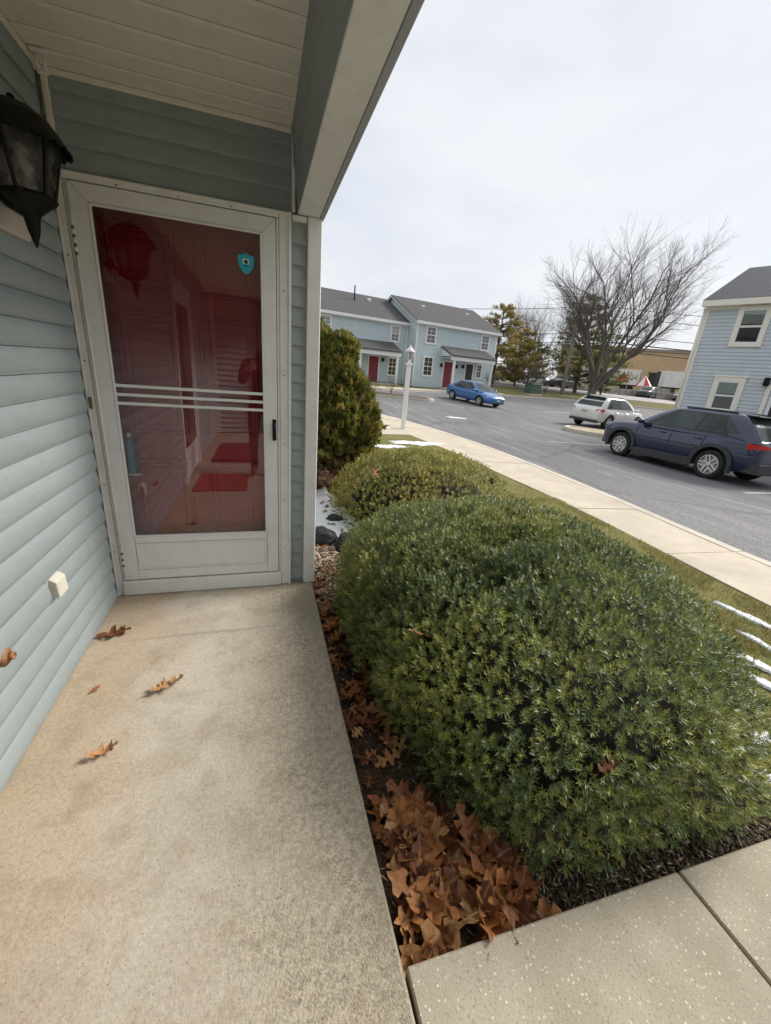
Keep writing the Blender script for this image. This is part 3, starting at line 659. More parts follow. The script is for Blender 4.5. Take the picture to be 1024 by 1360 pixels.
leaf((-.775, 2.13, .004), (.1, -.05, .15), .95, 5, 'curled brown oak leaf on the slab nearest the siding wall and door')
leaf((-.44, 1.675, .004), (-.15, .05, .5), .92, 2, 'reddish brown folded oak leaf lying in the middle of the porch slab')
leaf((-.60, 1.362, .004), (.1, .1, .4), .62, 4, 'smallest orange-brown oak leaf on the slab, nearest the camera')
leaf((-.735, 1.72, .003), (.0, .1, 1.2), .3, 1, 'tiny orange leaf scrap on the slab beside the siding base')
def bed_z(x, y): return lawn_z(x, y)
LB = 'dry brown oak leaf heaped in the bed corner beside the concrete slab'; GB = 'oak leaves heaped in the bed corner'
LS = 'brown oak leaf scattered in the narrow bed between slab and hedge'; GS = 'oak leaves in the strip between slab and hedge'
r = random.Random(11)
for k in range(115):
    # heap in the corner between slab edge (x .33) and walk (y .53)
    u = r.random() ** 1.1; x = .35 + .40 * u + r.uniform(0, .03); y = .555 + (.55 - .40 * u) * r.random() ** .9
    z = bed_z(x, y) + .006 + .03 * r.random() * (1 - u * .7)
    leaf((x, y, z), (r.gauss(0, .38), r.gauss(0, .38), r.uniform(0, 6.28)), r.choice((.5, .7, .85, 1.0, 1.15, 1.35)), r.randrange(7), LB, GB)
for k in range(75):
    y = 1.1 + 1.75 * r.random(); x = .35 + .19 * r.random() ** 1.2
    leaf((x, y, bed_z(x, y) + .006 + .02 * r.random()), (r.gauss(0, .3), r.gauss(0, .3), r.uniform(0, 6.28)), r.uniform(.5, .95), r.randrange(7), LS, GS)

# --- bark and pebble chips, litter in the bed: uncountable
def chips(name, n, fpos, size, m, label, cat, flat=.35, wid=1.0):
    V = []; F = []; A = []
    for k in range(n):
        x, y = fpos(); z = bed_z(x, y) + r.uniform(0, .012); s = size * r.uniform(.4, 1.8); q = Matrix.Rotation(r.uniform(0, 6.28), 3, 'Z') @ Matrix.Rotation(r.gauss(0, .5), 3, 'X')
        b = len(V); a_ = r.random()
        for p in ((1, 0, 0), (.2, .6, 0), (-1, .1, 0), (-.1, -.6, 0), (.1, 0, flat), (0, .1, -flat)):
            v = q @ Vector((p[0] * s * r.uniform(.8, 1.2), p[1] * s * wid * r.uniform(.6, 1.3), p[2] * s)); V.append((x + v.x, y + v.y, z + v.z)); A.append(a_)
        for i in range(4): F += [(b + i, b + (i + 1) % 4, b + 4), (b + (i + 1) % 4, b + i, b + 5)]
    return tag(fast_mesh(name, V, F, m, None, A), label, cat, None, 'stuff')
M_chip = mat_attr('bark_chips', [(0, (.08, .05, .03)), (.3, (.24, .15, .10)), (.6, (.48, .35, .25)), (1, (.66, .56, .45))], .85, .2)
chips('bark_chips', 2600, lambda: (.345 + .26 * r.random(), 2.3 + 1.9 * r.random()), .017, M_chip, 'pale bark chips covering the narrow bed by the corner post', 'bark chips')
M_chip2 = mat_attr('dark_litter', [(0, (.03, .022, .016)), (.45, (.10, .075, .052)), (.8, (.22, .17, .115)), (1, (.42, .36, .28))], .85, .2)
def edge_pos():
    if r.random() < .62: return (.7 + 1.6 * r.random(), .545 + .16 * r.random() ** 1.3)
    return (.35 + .5 * r.random(), .56 + 1.6 * r.random())
chips('soil_litter', 5200, edge_pos, .012, M_chip2, 'dark soil litter and twigs under the hedge edge', 'litter', .12, .45)
M_chip3 = mat_attr('red_brown_litter', [(0, (.12, .05, .03)), (.5, (.28, .13, .07)), (1, (.45, .28, .17))], .85, .2)
chips('leaf_crumbs', 2200, lambda: (.36 + 1.1 * r.random(), 4.55 + 1.5 * r.random()), .02, M_chip3, 'red-brown leaf crumbs covering the ground under the arborvitae', 'leaf litter', .15, .8)
for k in range(34):
    x, y = .36 + .55 * r.random(), 3.25 + 1.6 * r.random(); leaf((x, y, bed_z(x, y) + .026), (r.gauss(0, .2), r.gauss(0, .2), r.uniform(0, 6)), r.uniform(.25, .55), r.randrange(7), 'small brown leaf scrap lying on the snow by the corner post', 'leaf scraps on the snow')
# --- dark stones by the snow
def stone(loc, s, seed, label):
    bm = bmesh.new(); bmesh.ops.create_icosphere(bm, subdivisions=3, radius=1)
    for v in bm.verts:
        n = mnoise.noise(v.co * 1.3 + Vector((seed, 0, 0))) * .35 + mnoise.noise(v.co * 4 + Vector((seed, 3, 0))) * .1; v.co = Vector((v.co.x * s[0], v.co.y * s[1], v.co.z * s[2])) * (1 + n)
    o = bmobj('stone', bm, mk('dark_stone', (.03, .03, .033), .7, .5, 14, .6), None, False); o.location = loc; return tag(o, label, 'stone')
stone((.53, 3.42, -.03), (.11, .13, .085), 2, 'black stone beside the corner post at the snow edge'); stone((.73, 3.3, -.04), (.10, .14, .08), 5, 'dark grey stone tucked against the hedge beside the snow')
stone((.72, 3.95, -.055), (.09, .07, .045), 9, 'small flat dark stone lying on the snow')
# --- snow patches
def snow(cx, cy, rx, ry, seed, label, zf=lawn_z, h=.022, rot=0):
    n = 72; V = [(cx, cy, zf(cx, cy) + h)]; F = []; ca, sa = math.cos(rot), math.sin(rot)
    for j, (k, hh) in enumerate(((.5, h), (.85, h * .8), (1.0, -.006))):
        for i in range(n):
            a = 2 * math.pi * i / n; w = 1 + .6 * mnoise.noise(Vector((math.cos(a) * 1.6 + seed, math.sin(a) * 1.6, seed))) + .45 * mnoise.noise(Vector((math.cos(a) * 5, math.sin(a) * 5, seed))) + .3 * mnoise.noise(Vector((math.cos(a) * 12, math.sin(a) * 12, seed)))
            ex, ey = rx * k * w * math.cos(a), ry * k * w * math.sin(a); x, y = cx + ex * ca - ey * sa, cy + ex * sa + ey * ca
            V.append((x, y, zf(x, y) + hh + mnoise.noise(Vector((x * 9, y * 9, 0))) * .005))
    for i in range(n):
        F.append((0, 1 + i, 1 + (i + 1) % n))
        for j in range(2): a, b = 1 + j * n, 1 + (j + 1) * n; F.append((a + i, b + i, b + (i + 1) % n, a + (i + 1) % n))
    o = newobj('snow_patch', V, F, M_snow, None, True); return tag(o, label, 'snow', 'patches of melting snow')
snow(.64, 4.15, .34, .80, 1, 'snow patch between the corner post and hedge')
for (x, y, a, b, q, rt, lb) in ((3.55, 1.70, .05, .28, 2, .1, 'long thin snow strip on the lawn nearest the sidewalk'), (3.25, 1.46, .035, .15, 3, .0, 'second snow strip on the lawn, just below the long thin one'), (2.97, 1.25, .055, .13, 4, .25, 'middle snow strip on lawn right of the hedge'),
                               (2.79, 1.13, .04, .10, 5, .3, 'lower middle snow strip on lawn right of the hedge'), (2.29, .84, .08, .07, 6, .3, 'snow clump beside lower right flank of the hedge'), (2.05, .725, .07, .05, 7, .5, 'smallest snow clump at the hedge foot, lower right'),
                               (3.55, 9.1, .62, .24, 8, 0, 'snow patch on grass in front of the branch path'), (2.7, 8.5, .5, .18, 9, .2, 'snow patch just behind the small yellow-green hedge'), (3.1, 11.6, .55, .45, 10, 0, 'snow patch on the grass left of the lamp post')):
    snow(x, y, a, b, q, lb, lambda x, y: lawn_z(x, y) + .012, .010, rt)
snow(8.4, 16.9, .5, .16, 12, 'thin icy snow patch out on the parking lot asphalt', lambda x, y: T(x, y), .014)

# ================================================================== HEDGES
def unit_noise(P, f, seed):
    return np.array([mnoise.noise(Vector((p[0] * f + seed, p[1] * f, p[2] * f))) for p in P])
def qexp(d, e): return np.where((d[..., 0] > 0) & (d[..., 1] < 0), min(e, 2.15), e)
def super_r(d, e, e2):
    e = qexp(d, e); return ((np.abs(d[..., 0]) ** e + np.abs(d[..., 1]) ** e) ** (e2 / e) + np.abs(d[..., 2]) ** e2) ** (-1 / e2)
def super_pts(n, Rr, e, e2, zlo):
    "random points and normals on a rounded clipped-hedge shape, above zlo (unit)"
    out = []; Rr = np.array(Rr)
    while len(out) < n:
        d = rng.normal(size=(n * 2, 3)) / Rr; d /= np.linalg.norm(d, axis=1)[:, None]
        p = d * super_r(d, e, e2)[:, None]; out.extend(p[p[:, 2] > zlo].tolist())
    P = np.array(out[:n]); e = qexp(P, e); q = (np.abs(P[:, 0]) ** e + np.abs(P[:, 1]) ** e) ** (e2 / e - 1)
    N = np.stack([np.sign(P[:, 0]) * np.abs(P[:, 0]) ** (e - 1) * q, np.sign(P[:, 1]) * np.abs(P[:, 1]) ** (e - 1) * q, np.sign(P[:, 2]) * np.abs(P[:, 2]) ** (e2 - 1)], 1) / Rr
    return P, N / np.linalg.norm(N, axis=1)[:, None]
def frames(A):
    A = A / np.linalg.norm(A, axis=1)[:, None]; ref = rng.normal(size=A.shape); B = np.cross(A, ref); B /= np.linalg.norm(B, axis=1)[:, None]; return A, B, np.cross(A, B)
def sprigs(P, A, nn, L, nl, nw, droop=.55):
    "yew shoots: short stem direction A, needles round it; returns V,F,attr"
    n = len(P); A, B, C = frames(A); sl = rng.uniform(.7, 1.3, n) * L; V = []; At = []; rv = rng.random(n)
    for k in range(nn):
        t = (k + rng.random(n) * .6) / nn; ang = rng.uniform(0, 2 * np.pi, n) + k * 2.4
        rad = np.cos(ang)[:, None] * B + np.sin(ang)[:, None] * C; spread = (1.15 - .75 * t)[:, None]
        D = A * (1 - droop * spread) + rad * spread; D /= np.linalg.norm(D, axis=1)[:, None]
        S = np.cross(D, A); S /= np.linalg.norm(S, axis=1)[:, None] + 1e-9
        base = P + A * (t * sl)[:, None]; ln = (nl * rng.uniform(.75, 1.2, n) * (1 - .25 * t))[:, None]
        w = nw * .5
        V.append(np.stack([base, base + D * ln * .45 + S * w, base + D * ln, base + D * ln * .45 - S * w], 1)); At.append(np.repeat(np.clip(rv * .8 + .2 * t, 0, 1)[:, None], 4, 1))
    V = np.concatenate(V).reshape(-1, 3); At = np.concatenate(At).ravel(); F = np.arange(len(V)).reshape(-1, 4); return V, F, At
def hedge(name, C, Rr, e, e2, zlo, n, m, label, seed, lump=.062, nl=.0235, nw=.0036, nn=19, inner=.5):
    t = tag(empty(name, (C[0], C[1], lawn_z(C[0], C[1]))), label, 'hedge'); off = np.array([C[0], C[1], lawn_z(C[0], C[1])])
    C = np.array(C); Rr_ = np.array(Rr)
    P, N = super_pts(n, Rr, e, e2, zlo); W = P * Rr_
    d = unit_noise(W, 2.6, seed) * lump + unit_noise(W, 6, seed + 9) * lump * .8 + unit_noise(W, 13, seed + 5) * lump * .45 + rng.normal(size=n) * .012
    inn = int(n * inner); d[:inn] -= rng.uniform(.025, .15, inn)
    pos = C + W + N * d[:, None]; A = N * .7 + np.array([0, 0, .55]) + rng.normal(size=(n, 3)) * .3
    keep = (pos[:, 2] > -.07) & (pos[:, 0] > .345)
    V, F, At = sprigs(pos[keep], A[keep], nn, .034, nl, nw, .5); V = V - off
    pat = unit_noise((V[::4] + off), 1.7, seed + 3)     # drift of tone from shoot to shoot over the plant
    At = np.clip(At * .8 + np.repeat(pat, 4) * .32 + .06, 0, 1)
    fast_mesh('foliage', V, F, m, t, At)
    # solid twig-brown core, coloured near black to paint the shade between shoots
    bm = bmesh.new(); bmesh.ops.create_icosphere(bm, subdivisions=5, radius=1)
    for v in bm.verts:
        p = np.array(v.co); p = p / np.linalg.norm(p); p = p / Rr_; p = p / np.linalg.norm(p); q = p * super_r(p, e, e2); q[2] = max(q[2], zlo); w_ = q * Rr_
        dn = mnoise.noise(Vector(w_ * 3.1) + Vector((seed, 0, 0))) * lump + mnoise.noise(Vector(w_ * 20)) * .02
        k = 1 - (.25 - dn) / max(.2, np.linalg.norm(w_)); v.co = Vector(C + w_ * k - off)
    bmobj('twig_shade_core', bm, mk('twig_shade_colour', (.014, .012, .007), .95, .6, 30, .8), t, True)
    rr = random.Random(seed)
    for k in range(7):
        a = rr.uniform(0, 6.28); x, y = C[0] + Rr[0] * .35 * math.cos(a), C[1] + Rr[1] * .35 * math.sin(a)
        tube('stem', [(C[0] * .8 + x * .2 - off[0], C[1] * .8 + y * .2 - off[1], -.05), (x - off[0], y - off[1], .35)], [.022, .012], mk('yew_bark', (.09, .055, .035), .9, .4, 20, .5), t, 6)
    return t
M_yew = mat_attr('yew_needles', [(0, (.045, .075, .026)), (.25, (.095, .145, .044)), (.5, (.185, .235, .055)), (.75, (.31, .33, .078)), (.92, (.50, .46, .12)), (1, (.55, .40, .13))], .40, .5, .15)
M_yew2 = mat_attr('yellow_yew_needles', [(0, (.10, .12, .028)), (.35, (.24, .25, .048)), (.65, (.40, .36, .07)), (.88, (.54, .43, .10)), (1, (.56, .33, .12))], .45, .45, .15)
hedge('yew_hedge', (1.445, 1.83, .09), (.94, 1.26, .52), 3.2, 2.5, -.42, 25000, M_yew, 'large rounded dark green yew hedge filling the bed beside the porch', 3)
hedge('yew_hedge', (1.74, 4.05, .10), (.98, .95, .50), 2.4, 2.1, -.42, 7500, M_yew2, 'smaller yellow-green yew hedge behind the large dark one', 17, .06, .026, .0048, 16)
# oak leaves caught on the hedges
for (x, y, z, lb) in ((1.22, 3.52, .60, 'brown oak leaf caught in the gap between the two hedges'), (2.02, 3.15, .57, 'orange oak leaf caught on the right end of the yellow-green hedge'), (.98, 3.42, .57, 'pale oak leaf caught on the near left of the yellow-green hedge'), (.62, 1.30, .42, 'red-brown oak leaf stuck in left flank of the dark hedge'), (1.1, .72, .25, 'orange oak leaf stuck low on the front of the dark hedge')):
    leaf((x, y, z), (r.gauss(0, .3), r.gauss(0, .3), r.uniform(0, 6)), .7, r.randrange(7), lb)

# --- arborvitae
def fans(P, A, L, nl, w):
    n = len(P); A, B, C = frames(A); V = []; At = []; rv = rng.random(n); s = rng.uniform(.7, 1.25, n)[:, None] * L
    for k in range(nl):
        th = (k - (nl - 1) / 2) / nl * 2.1; D = A * math.cos(th) + B * math.sin(th); st = P + A * s * (.25 * (1 - abs(th)))
        ln = s * (1 - .35 * abs(th)) * rng.uniform(.8, 1.15, (n, 1)); S = (B * math.cos(th) - A * math.sin(th)); bend = C * s * rng.uniform(-.2, .2, (n, 1))
        V.append(np.stack([st, st + D * ln * .55 + S * w, st + D * ln + bend, st + D * ln * .55 - S * w], 1)); At.append(np.repeat(rv[:, None], 4, 1))
    V = np.concatenate(V).reshape(-1, 3); return V, np.arange(len(V)).reshape(-1, 4), np.concatenate(At).ravel()
M_arb = mat_attr('arborvitae_sprays', [(0, (.06, .085, .024)), (.35, (.15, .17, .04)), (.7, (.28, .26, .06)), (.92, (.40, .32, .085)), (1, (.45, .25, .11))], .6, .3, .3)
M_arbb = mat_attr('browned_sprays', [(0, (.14, .07, .04)), (.5, (.29, .15, .08)), (1, (.38, .24, .14))], .8, .2)
AV = tag(empty('arborvitae', (.8, 5.3, lawn_z(.8, 5.3))), 'two-peaked arborvitae shrub, browned at its base, behind the corner post', 'shrub'); aoff = np.array([.8, 5.3, lawn_z(.8, 5.3)])
def arb_cloud(n, cx, cy, z0, z1, rmax, zpeak):
    t = rng.random(n) ** .85; z = z0 + (z1 - z0) * t; tz = np.clip((z - z0) / (z1 - z0), 0, 1)
    rad = rmax * np.where(tz < zpeak, .72 + .28 * (tz / zpeak), np.clip((1 - tz) / (1 - zpeak), 0, 1) ** .85)
    a = rng.uniform(0, 2 * np.pi, n); N = np.stack([np.cos(a), np.sin(a), np.full(n, .35)], 1); W = np.stack([np.cos(a) * rad, np.sin(a) * rad, z], 1)
    d = unit_noise(W, 4, cx * 9) * .12 + unit_noise(W, 11, 4) * .05 - np.abs(rng.normal(size=n)) * .05
    return W + N * d[:, None] + np.array([cx, cy, 0]), N * .8 + np.array([0, 0, .7]) + rng.normal(size=(n, 3)) * .4
parts = [arb_cloud(6500, .68, 5.35, .05, 1.95, .60, .34), arb_cloud(6000, .97, 5.25, .1, 1.84, .54, .36)]
P = np.concatenate([p for p, a in parts]); A = np.concatenate([a for p, a in parts]); keep = P[:, 0] > .36; P, A = P[keep], A[keep]
low = (P[:, 2] + rng.normal(size=len(P)) * .14) < .42
V, F, At = fans(P[~low], A[~low], .085, 7, .0095); fast_mesh('foliage', V - aoff, F, M_arb, AV, At)
V, F, At = fans(P[low][::2], A[low][::2], .07, 6, .004); fast_mesh('browned_foliage', V - aoff, F, M_arbb, AV, At)
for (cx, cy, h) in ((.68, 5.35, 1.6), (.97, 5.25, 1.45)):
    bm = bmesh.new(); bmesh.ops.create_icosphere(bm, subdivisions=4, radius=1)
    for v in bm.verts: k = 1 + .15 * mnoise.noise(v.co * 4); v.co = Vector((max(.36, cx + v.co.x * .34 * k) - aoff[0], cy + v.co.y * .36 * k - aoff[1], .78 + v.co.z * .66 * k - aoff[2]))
    bmobj('twig_shade_core', bm, MATS['twig_shade_colour'], AV, True)  # solid core: inner shade of the shrub put into a near-black twig colour
    tube('stem', [(cx - aoff[0], cy - aoff[1], -.08), (cx - aoff[0], cy - aoff[1], h - aoff[2])], [.05, .01], MATS['yew_bark'], AV, 7)

# --- grass blades on the lawn
def blades(n, fx, m, h=.045):
    Pn = np.array([fx() for _ in range(n)]); z = np.array([lawn_z(x, y) for x, y in Pn]); B = np.c_[Pn, z]; a = rng.uniform(0, 6.28, n); s = np.stack([np.cos(a), np.sin(a), 0 * a], 1) * .0022
    tip = B + np.c_[rng.normal(size=(n, 2)) * .02, h * rng.uniform(.5, 1.2, n)]; V = np.stack([B - s, B + s, tip], 1).reshape(-1, 3); return V, np.arange(len(V)).reshape(-1, 3), np.repeat(rng.random(n), 3)
def gpos():
    while True:
        u = r.random(); y = .58 + (4.2 * u * u if r.random() < .75 else 9 * u); xl = 2.0 + .25 * (y - .6) if y < 2 else 2.4; x = xl + (sx(y) - .03 - xl) * r.random()
        if mnoise.noise(Vector((x * 2.2, y * 2.2, 5))) > -.1 or r.random() < .25: return (x, y)
M_blade = mat_attr('grass_blades', [(0, (.11, .14, .03)), (.35, (.20, .22, .055)), (.6, (.36, .30, .12)), (1, (.55, .44, .24))], .6, .3, .2)
V, F, At = blades(52000, gpos, M_blade); tag(fast_mesh('grass', V, F, M_blade, None, At), 'thin winter grass on the lawn between hedge and sidewalk', 'grass', None, 'stuff')
# ================================================================== LAMP POST
M_pw = mat_white('post_white', (.78, .78, .78), .25)
LPx, LPy = 4.0, 11.35; LP = tag(empty('lamp_post', (LPx, LPy, T(LPx, LPy) + .10)), 'white square lamp post with lantern head beside the sidewalk', 'lamp post')
prism('post', [(-.056, -.056), (.056, -.056), (.056, .056), (-.056, .056)], 'z', -.1, 1.82, M_pw, LP, .01)
prism('collar', [(-.085, -.085), (.085, -.085), (.085, .085), (-.085, .085)], 'z', 1.80, 1.86, M_pw, LP, .01)
lathe('neck', [(.05, 1.86), (.035, 1.9), (.06, 1.95)], M_pw, LP, 12)
M_lpg = mk('lantern_glass_grey', (.30, .31, .31), .15, .3, 12)
for k in range(4):
    c, s = math.cos(R_(45 + 90 * k)), math.sin(R_(45 + 90 * k)); c2, s2 = math.cos(R_(135 + 90 * k)), math.sin(R_(135 + 90 * k))
    tube('lantern_bar', [(c * .075, s * .075, 1.95), (c * .12, s * .12, 2.15)], .011, M_pw, LP, 6)
    newobj('lantern_pane', [(c * .072, s * .072, 1.952), (c2 * .072, s2 * .072, 1.952), (c2 * .115, s2 * .115, 2.148), (c * .115, s * .115, 2.148)], [(0, 1, 2, 3)], M_lpg, LP)
lathe('lantern_cap', [(.135, 2.145), (.135, 2.165), (.095, 2.21), (.04, 2.26), (.02, 2.28), (.022, 2.31), (.004, 2.33)], M_pw, LP, 4 * 4)

# ================================================================== CARS
M_tyre = mk('tyre_rubber', (.018, .018, .019), .85, .3, 30, .3); M_rim = mk('alloy_rim', (.62, .62, .63), .3, .08, 20, 0, None, .85); M_plast = mk('black_plastic', (.035, .036, .038), .6, .2, 40, .2)
M_cglass = mk('car_glass', (.045, .06, .058), .05, .6, 1.5, 0, None, 0, .35); M_lampc = mk('headlight_lens', (.65, .67, .7), .12, .1, 20, 0, None, .3); M_tail = mk('tail_lens', (.45, .012, .015), .12, .15, 20, 0, None, 0, .7)
M_well = mk('wheel_well', (.008, .008, .008), .95, .3, 20); M_plate = mk('number_plate', (.45, .5, .36), .5, .15, 25); M_chr = mk('chrome', (.6, .6, .62), .12, .05, 10, 0, None, 1)
def paint(name, col, met=.35):
    if name in MATS: return MATS[name]
    s = NT(name); d = s.ramp(s.noise(5, 5, .7), [(.55, 0.), (.9, .05)]); c = s.mix(d, col, (.3, .28, .26)); s.b.inputs['Coat Weight'].default_value = 1; s.b.inputs['Coat Roughness'].default_value = .05
    MATS[name] = s.fin(c, .25, met, .5); return MATS[name]
def evalmesh(o):
    dg = bpy.context.evaluated_depsgraph_get(); return bpy.data.meshes.new_from_object(o.evaluated_get(dg))
WHEELS = {}
def wheel(parent, x, y, r, w, spokes):
    W_ = empty('wheel', (x, y, r)); W_.parent = parent; s = 1 if y > 0 else -1; key = (r, w, spokes)
    if key not in WHEELS:
        a = lathe('tyre', [(r * .66, -w / 2), (r * .9, -w / 2), (r * .985, -w * .36), (r, -w * .2), (r, w * .2), (r * .985, w * .36), (r * .9, w / 2), (r * .68, w / 2 + .004), (r * .66, w * .3)], M_tyre, None, 32, (0, 0, 0), 'y')
        bm = bmesh.new(); ri = r * .66; yo = w * .40
        bm_lathe(bm, [(ri, w * .30), (ri, w * .5), (ri * .93, w * .5), (ri * .9, w * .2), (.001, w * .1)], 32, (0, 0, 0), 'y')
        for k in range(spokes):
            t0 = 2 * math.pi * k / spokes
            for (h0, h1) in ((-.13, -.05), (.05, .13)) if spokes == 5 else ((-.07, .07),):
                P_ = []
                for rad, sc in ((ri * .16, 1.3), (ri * .94, 1.0)):
                    for h in (h0, h1): P_.append((rad * math.cos(t0) - h * sc * 2.0 * ri * math.sin(t0) * .9, rad * math.sin(t0) + h * sc * 2.0 * ri * math.cos(t0) * .9))
                top = [bm.verts.new((p[0], yo + (.012 if i < 2 else .02), p[1])) for i, p in enumerate(P_)]; bot = [bm.verts.new((p[0], yo - .03, p[1])) for p in P_]
                for f in ((0, 1, 3, 2),): bm.faces.new([top[i] for i in f])
                for i, j in ((0, 1), (1, 3), (3, 2), (2, 0)): bm.faces.new((top[i], top[j], bot[j], bot[i]))
        bm_lathe(bm, [(ri * .24, yo - .02), (ri * .24, yo + .016), (ri * .16, yo + .024), (.001, yo + .024)], 16, (0, 0, 0), 'y')
        bmesh.ops.recalc_face_normals(bm, faces=bm.faces); b = bmobj('rim', bm, M_rim, None)
        d = lathe('brake_disc', [(ri * .86, w * .16), (ri * .86, w * .2), (.001, w * .22)], M_well, None, 24, (0, 0, 0), 'y')
        WHEELS[key] = (a, b, d)
        for o in (a, b, d): o.parent = W_
    else:
        for o in WHEELS[key]: c = o.copy(); COL.objects.link(c); c.parent = W_
    if s < 0: W_.rotation_euler = (0, 0, math.pi)
    return W_
def build_car(name, S, loc, heading, label, cat='car'):
    g = empty(name, (loc[0], loc[1], loc[2]), heading); tag(g, label, cat)
    if 'tilt' in S: g.rotation_euler = (S['tilt'][0], S['tilt'][1], heading)
    P = paint(S['paint'], S['col'], S.get('met', .35)); clad = S.get('clad')
    # --- lower body loft
    prof = lambda w, zb, zt: [(0, zb), (w * .80, zb), (w * .93, zb + .05), (w * .985, zb + (zt - zb) * .28), (w, zb + (zt - zb) * .55), (w * .985, zb + (zt - zb) * .80), (w * .93, zt - .025), (w * .80, zt + .004), (w * .4, zt + S['crown']), (0, zt + S['crown'] * 1.15)]
    bm = bmesh.new(); rings = []
    for (x, w, zb, zt) in S['st']:
        h = prof(w, zb, zt); ring = [(x, y, z) for y, z in h] + [(x, -y, z) for y, z in reversed(h[1:-1])]; rings.append([bm.verts.new(v) for v in ring])
    for a, b in zip(rings, rings[1:]):
        n = len(a)
        for k in range(n): bm.faces.new((a[k], b[k], b[(k + 1) % n], a[(k + 1) % n]))
    bm.faces.new(rings[0]); bm.faces.new(list(reversed(rings[-1]))); bmesh.ops.recalc_face_normals(bm, faces=bm.faces)
    body = bmobj('body', bm, P, None, True); md = body.modifiers.new('s', 'SUBSURF'); md.levels = 2; md.render_levels = 2
    cut = bmesh.new()
    for ax in S['axles']:
        for sy in (-1, 1): bm_lathe(cut, [(S['wr'] * S.get('archk', 1.17), sy * (S['w'] - .26)), (S['wr'] * S.get('archk', 1.17), sy * (S['w'] + .1))], 28, (ax, 0, S['wr'] + .015), 'y')
    bmesh.ops.recalc_face_normals(cut, faces=cut.faces); co = bmobj('cutter', cut, M_well); md = body.modifiers.new('b', 'BOOLEAN'); md.object = co; md.operation = 'DIFFERENCE'; md.solver = 'EXACT'
    try: md.material_mode = 'TRANSFER'
    except Exception: pass
    bpy.context.view_layer.update(); me = evalmesh(body); body.modifiers.clear(); old = body.data; body.data = me; bpy.data.meshes.remove(old); bpy.data.objects.remove(co); body.parent = g
    # --- cabin
    cab = S['cab']     # list of (t, xrear, xfront, halfwidth, z)
    def cabpt(t, side, u, off=0):
        for a, b in zip(cab, cab[1:]):
            if t <= b[0] + 1e-9: k = (t - a[0]) / (b[0] - a[0]); xr, xf, w, z = [a[i] + (b[i] - a[i]) * k for i in range(1, 5)]; break
        if side in (1, -1):
            x = xr + (xf - xr) * u; e = abs(2 * u - 1); y = side * (w - S.get('endin', .07) * e ** 3) + side * off; return Vector((x, y, z))
        if side == 'f': v = 2 * u - 1; return Vector((xf + S['bowf'] * (1 - v * v) + off, v * (w - S.get('endin', .07)), z + off * .4))
        v = 2 * u - 1; return Vector((xr - S['bowr'] * (1 - v * v) - off, v * (w - S.get('endin', .07)), z + off * .4))
    ts = [c[0] for c in cab]; bm = bmesh.new(); rings = []
    for t in ts:
        ring = [cabpt(t, 1, u) for u in np.linspace(0, 1, 13)] + [cabpt(t, 'f', u) for u in np.linspace(1, 0, 9)[1:-1]] + [cabpt(t, -1, u) for u in np.linspace(1, 0, 13)] + [cabpt(t, 'r', u) for u in np.linspace(0, 1, 9)[1:-1]]
        rings.append([bm.verts.new(v) for v in ring])
    n = len(rings[0])
    for a, b in zip(rings, rings[1:]):
        for k in range(n): bm.faces.new((a[k], a[(k + 1) % n], b[(k + 1) % n], b[k]))
    top = rings[-1]; cx = sum(v.co.x for v in top) / n; zt = top[0].co.z
    prev = top
    for sc, dz in ((.8, .022), (.5, .04), (.2, .046)):
        nw_ = [bm.verts.new(((v.co.x - cx) * sc + cx, v.co.y * sc, zt + dz)) for v in top]
        for k in range(n): bm.faces.new((prev[k], prev[(k + 1) % n], nw_[(k + 1) % n], nw_[k]))
        prev = nw_
    bm.faces.new(prev); bmesh.ops.recalc_face_normals(bm, faces=bm.faces); bmobj('cabin', bm, P, g, True)
    def pane(nm, side, u0, u1, t0, t1, m=M_cglass, off=.005, skew=(0, 0), par=g):
        nu, nv = 6, 4; V = []; F = []
        for j in range(nv + 1):
            t = t0 + (t1 - t0) * j / nv
            for i in range(nu + 1):
                f = j / nv; ua, ub = u0 + skew[0] * f, u1 + skew[1] * f; V.append(cabpt(t, side, ua + (ub - ua) * i / nu, off))
        for j in range(nv):
            for i in range(nu): q = j * (nu + 1) + i; F.append((q, q + 1, q + nu + 2, q + nu + 1))
        bmx = bmesh.new(); vs = [bmx.verts.new(v) for v in V]; [bmx.faces.new([vs[i] for i in f]) for f in F]; bmesh.ops.recalc_face_normals(bmx, faces=bmx.faces); return bmobj(nm, bmx, m, par, True)
    for sd in (1, -1):
        for (nm, u0, u1, t0, t1, sk) in S['wins']: pane(nm, sd, u0, u1, t0, t1, M_cglass, .018, sk)
        pane('window_surround', sd, S['sur'][0], S['sur'][1], S['sur'][2], S['sur'][3], M_plast, .010)
    pane('windshield', 'f', .05, .95, .06, .93); pane('rear_window', 'r', .06, .94, S.get('rw0', .12), .9)
    # --- helper on the lower body: nearest side point
    def w_at(x):
        st = S['st']
        for a, b in zip(st, st[1:]):
            if a[0] <= x <= b[0]: k = (x - a[0]) / (b[0] - a[0]); return a[1] + (b[1] - a[1]) * k
        return st[-1][1]
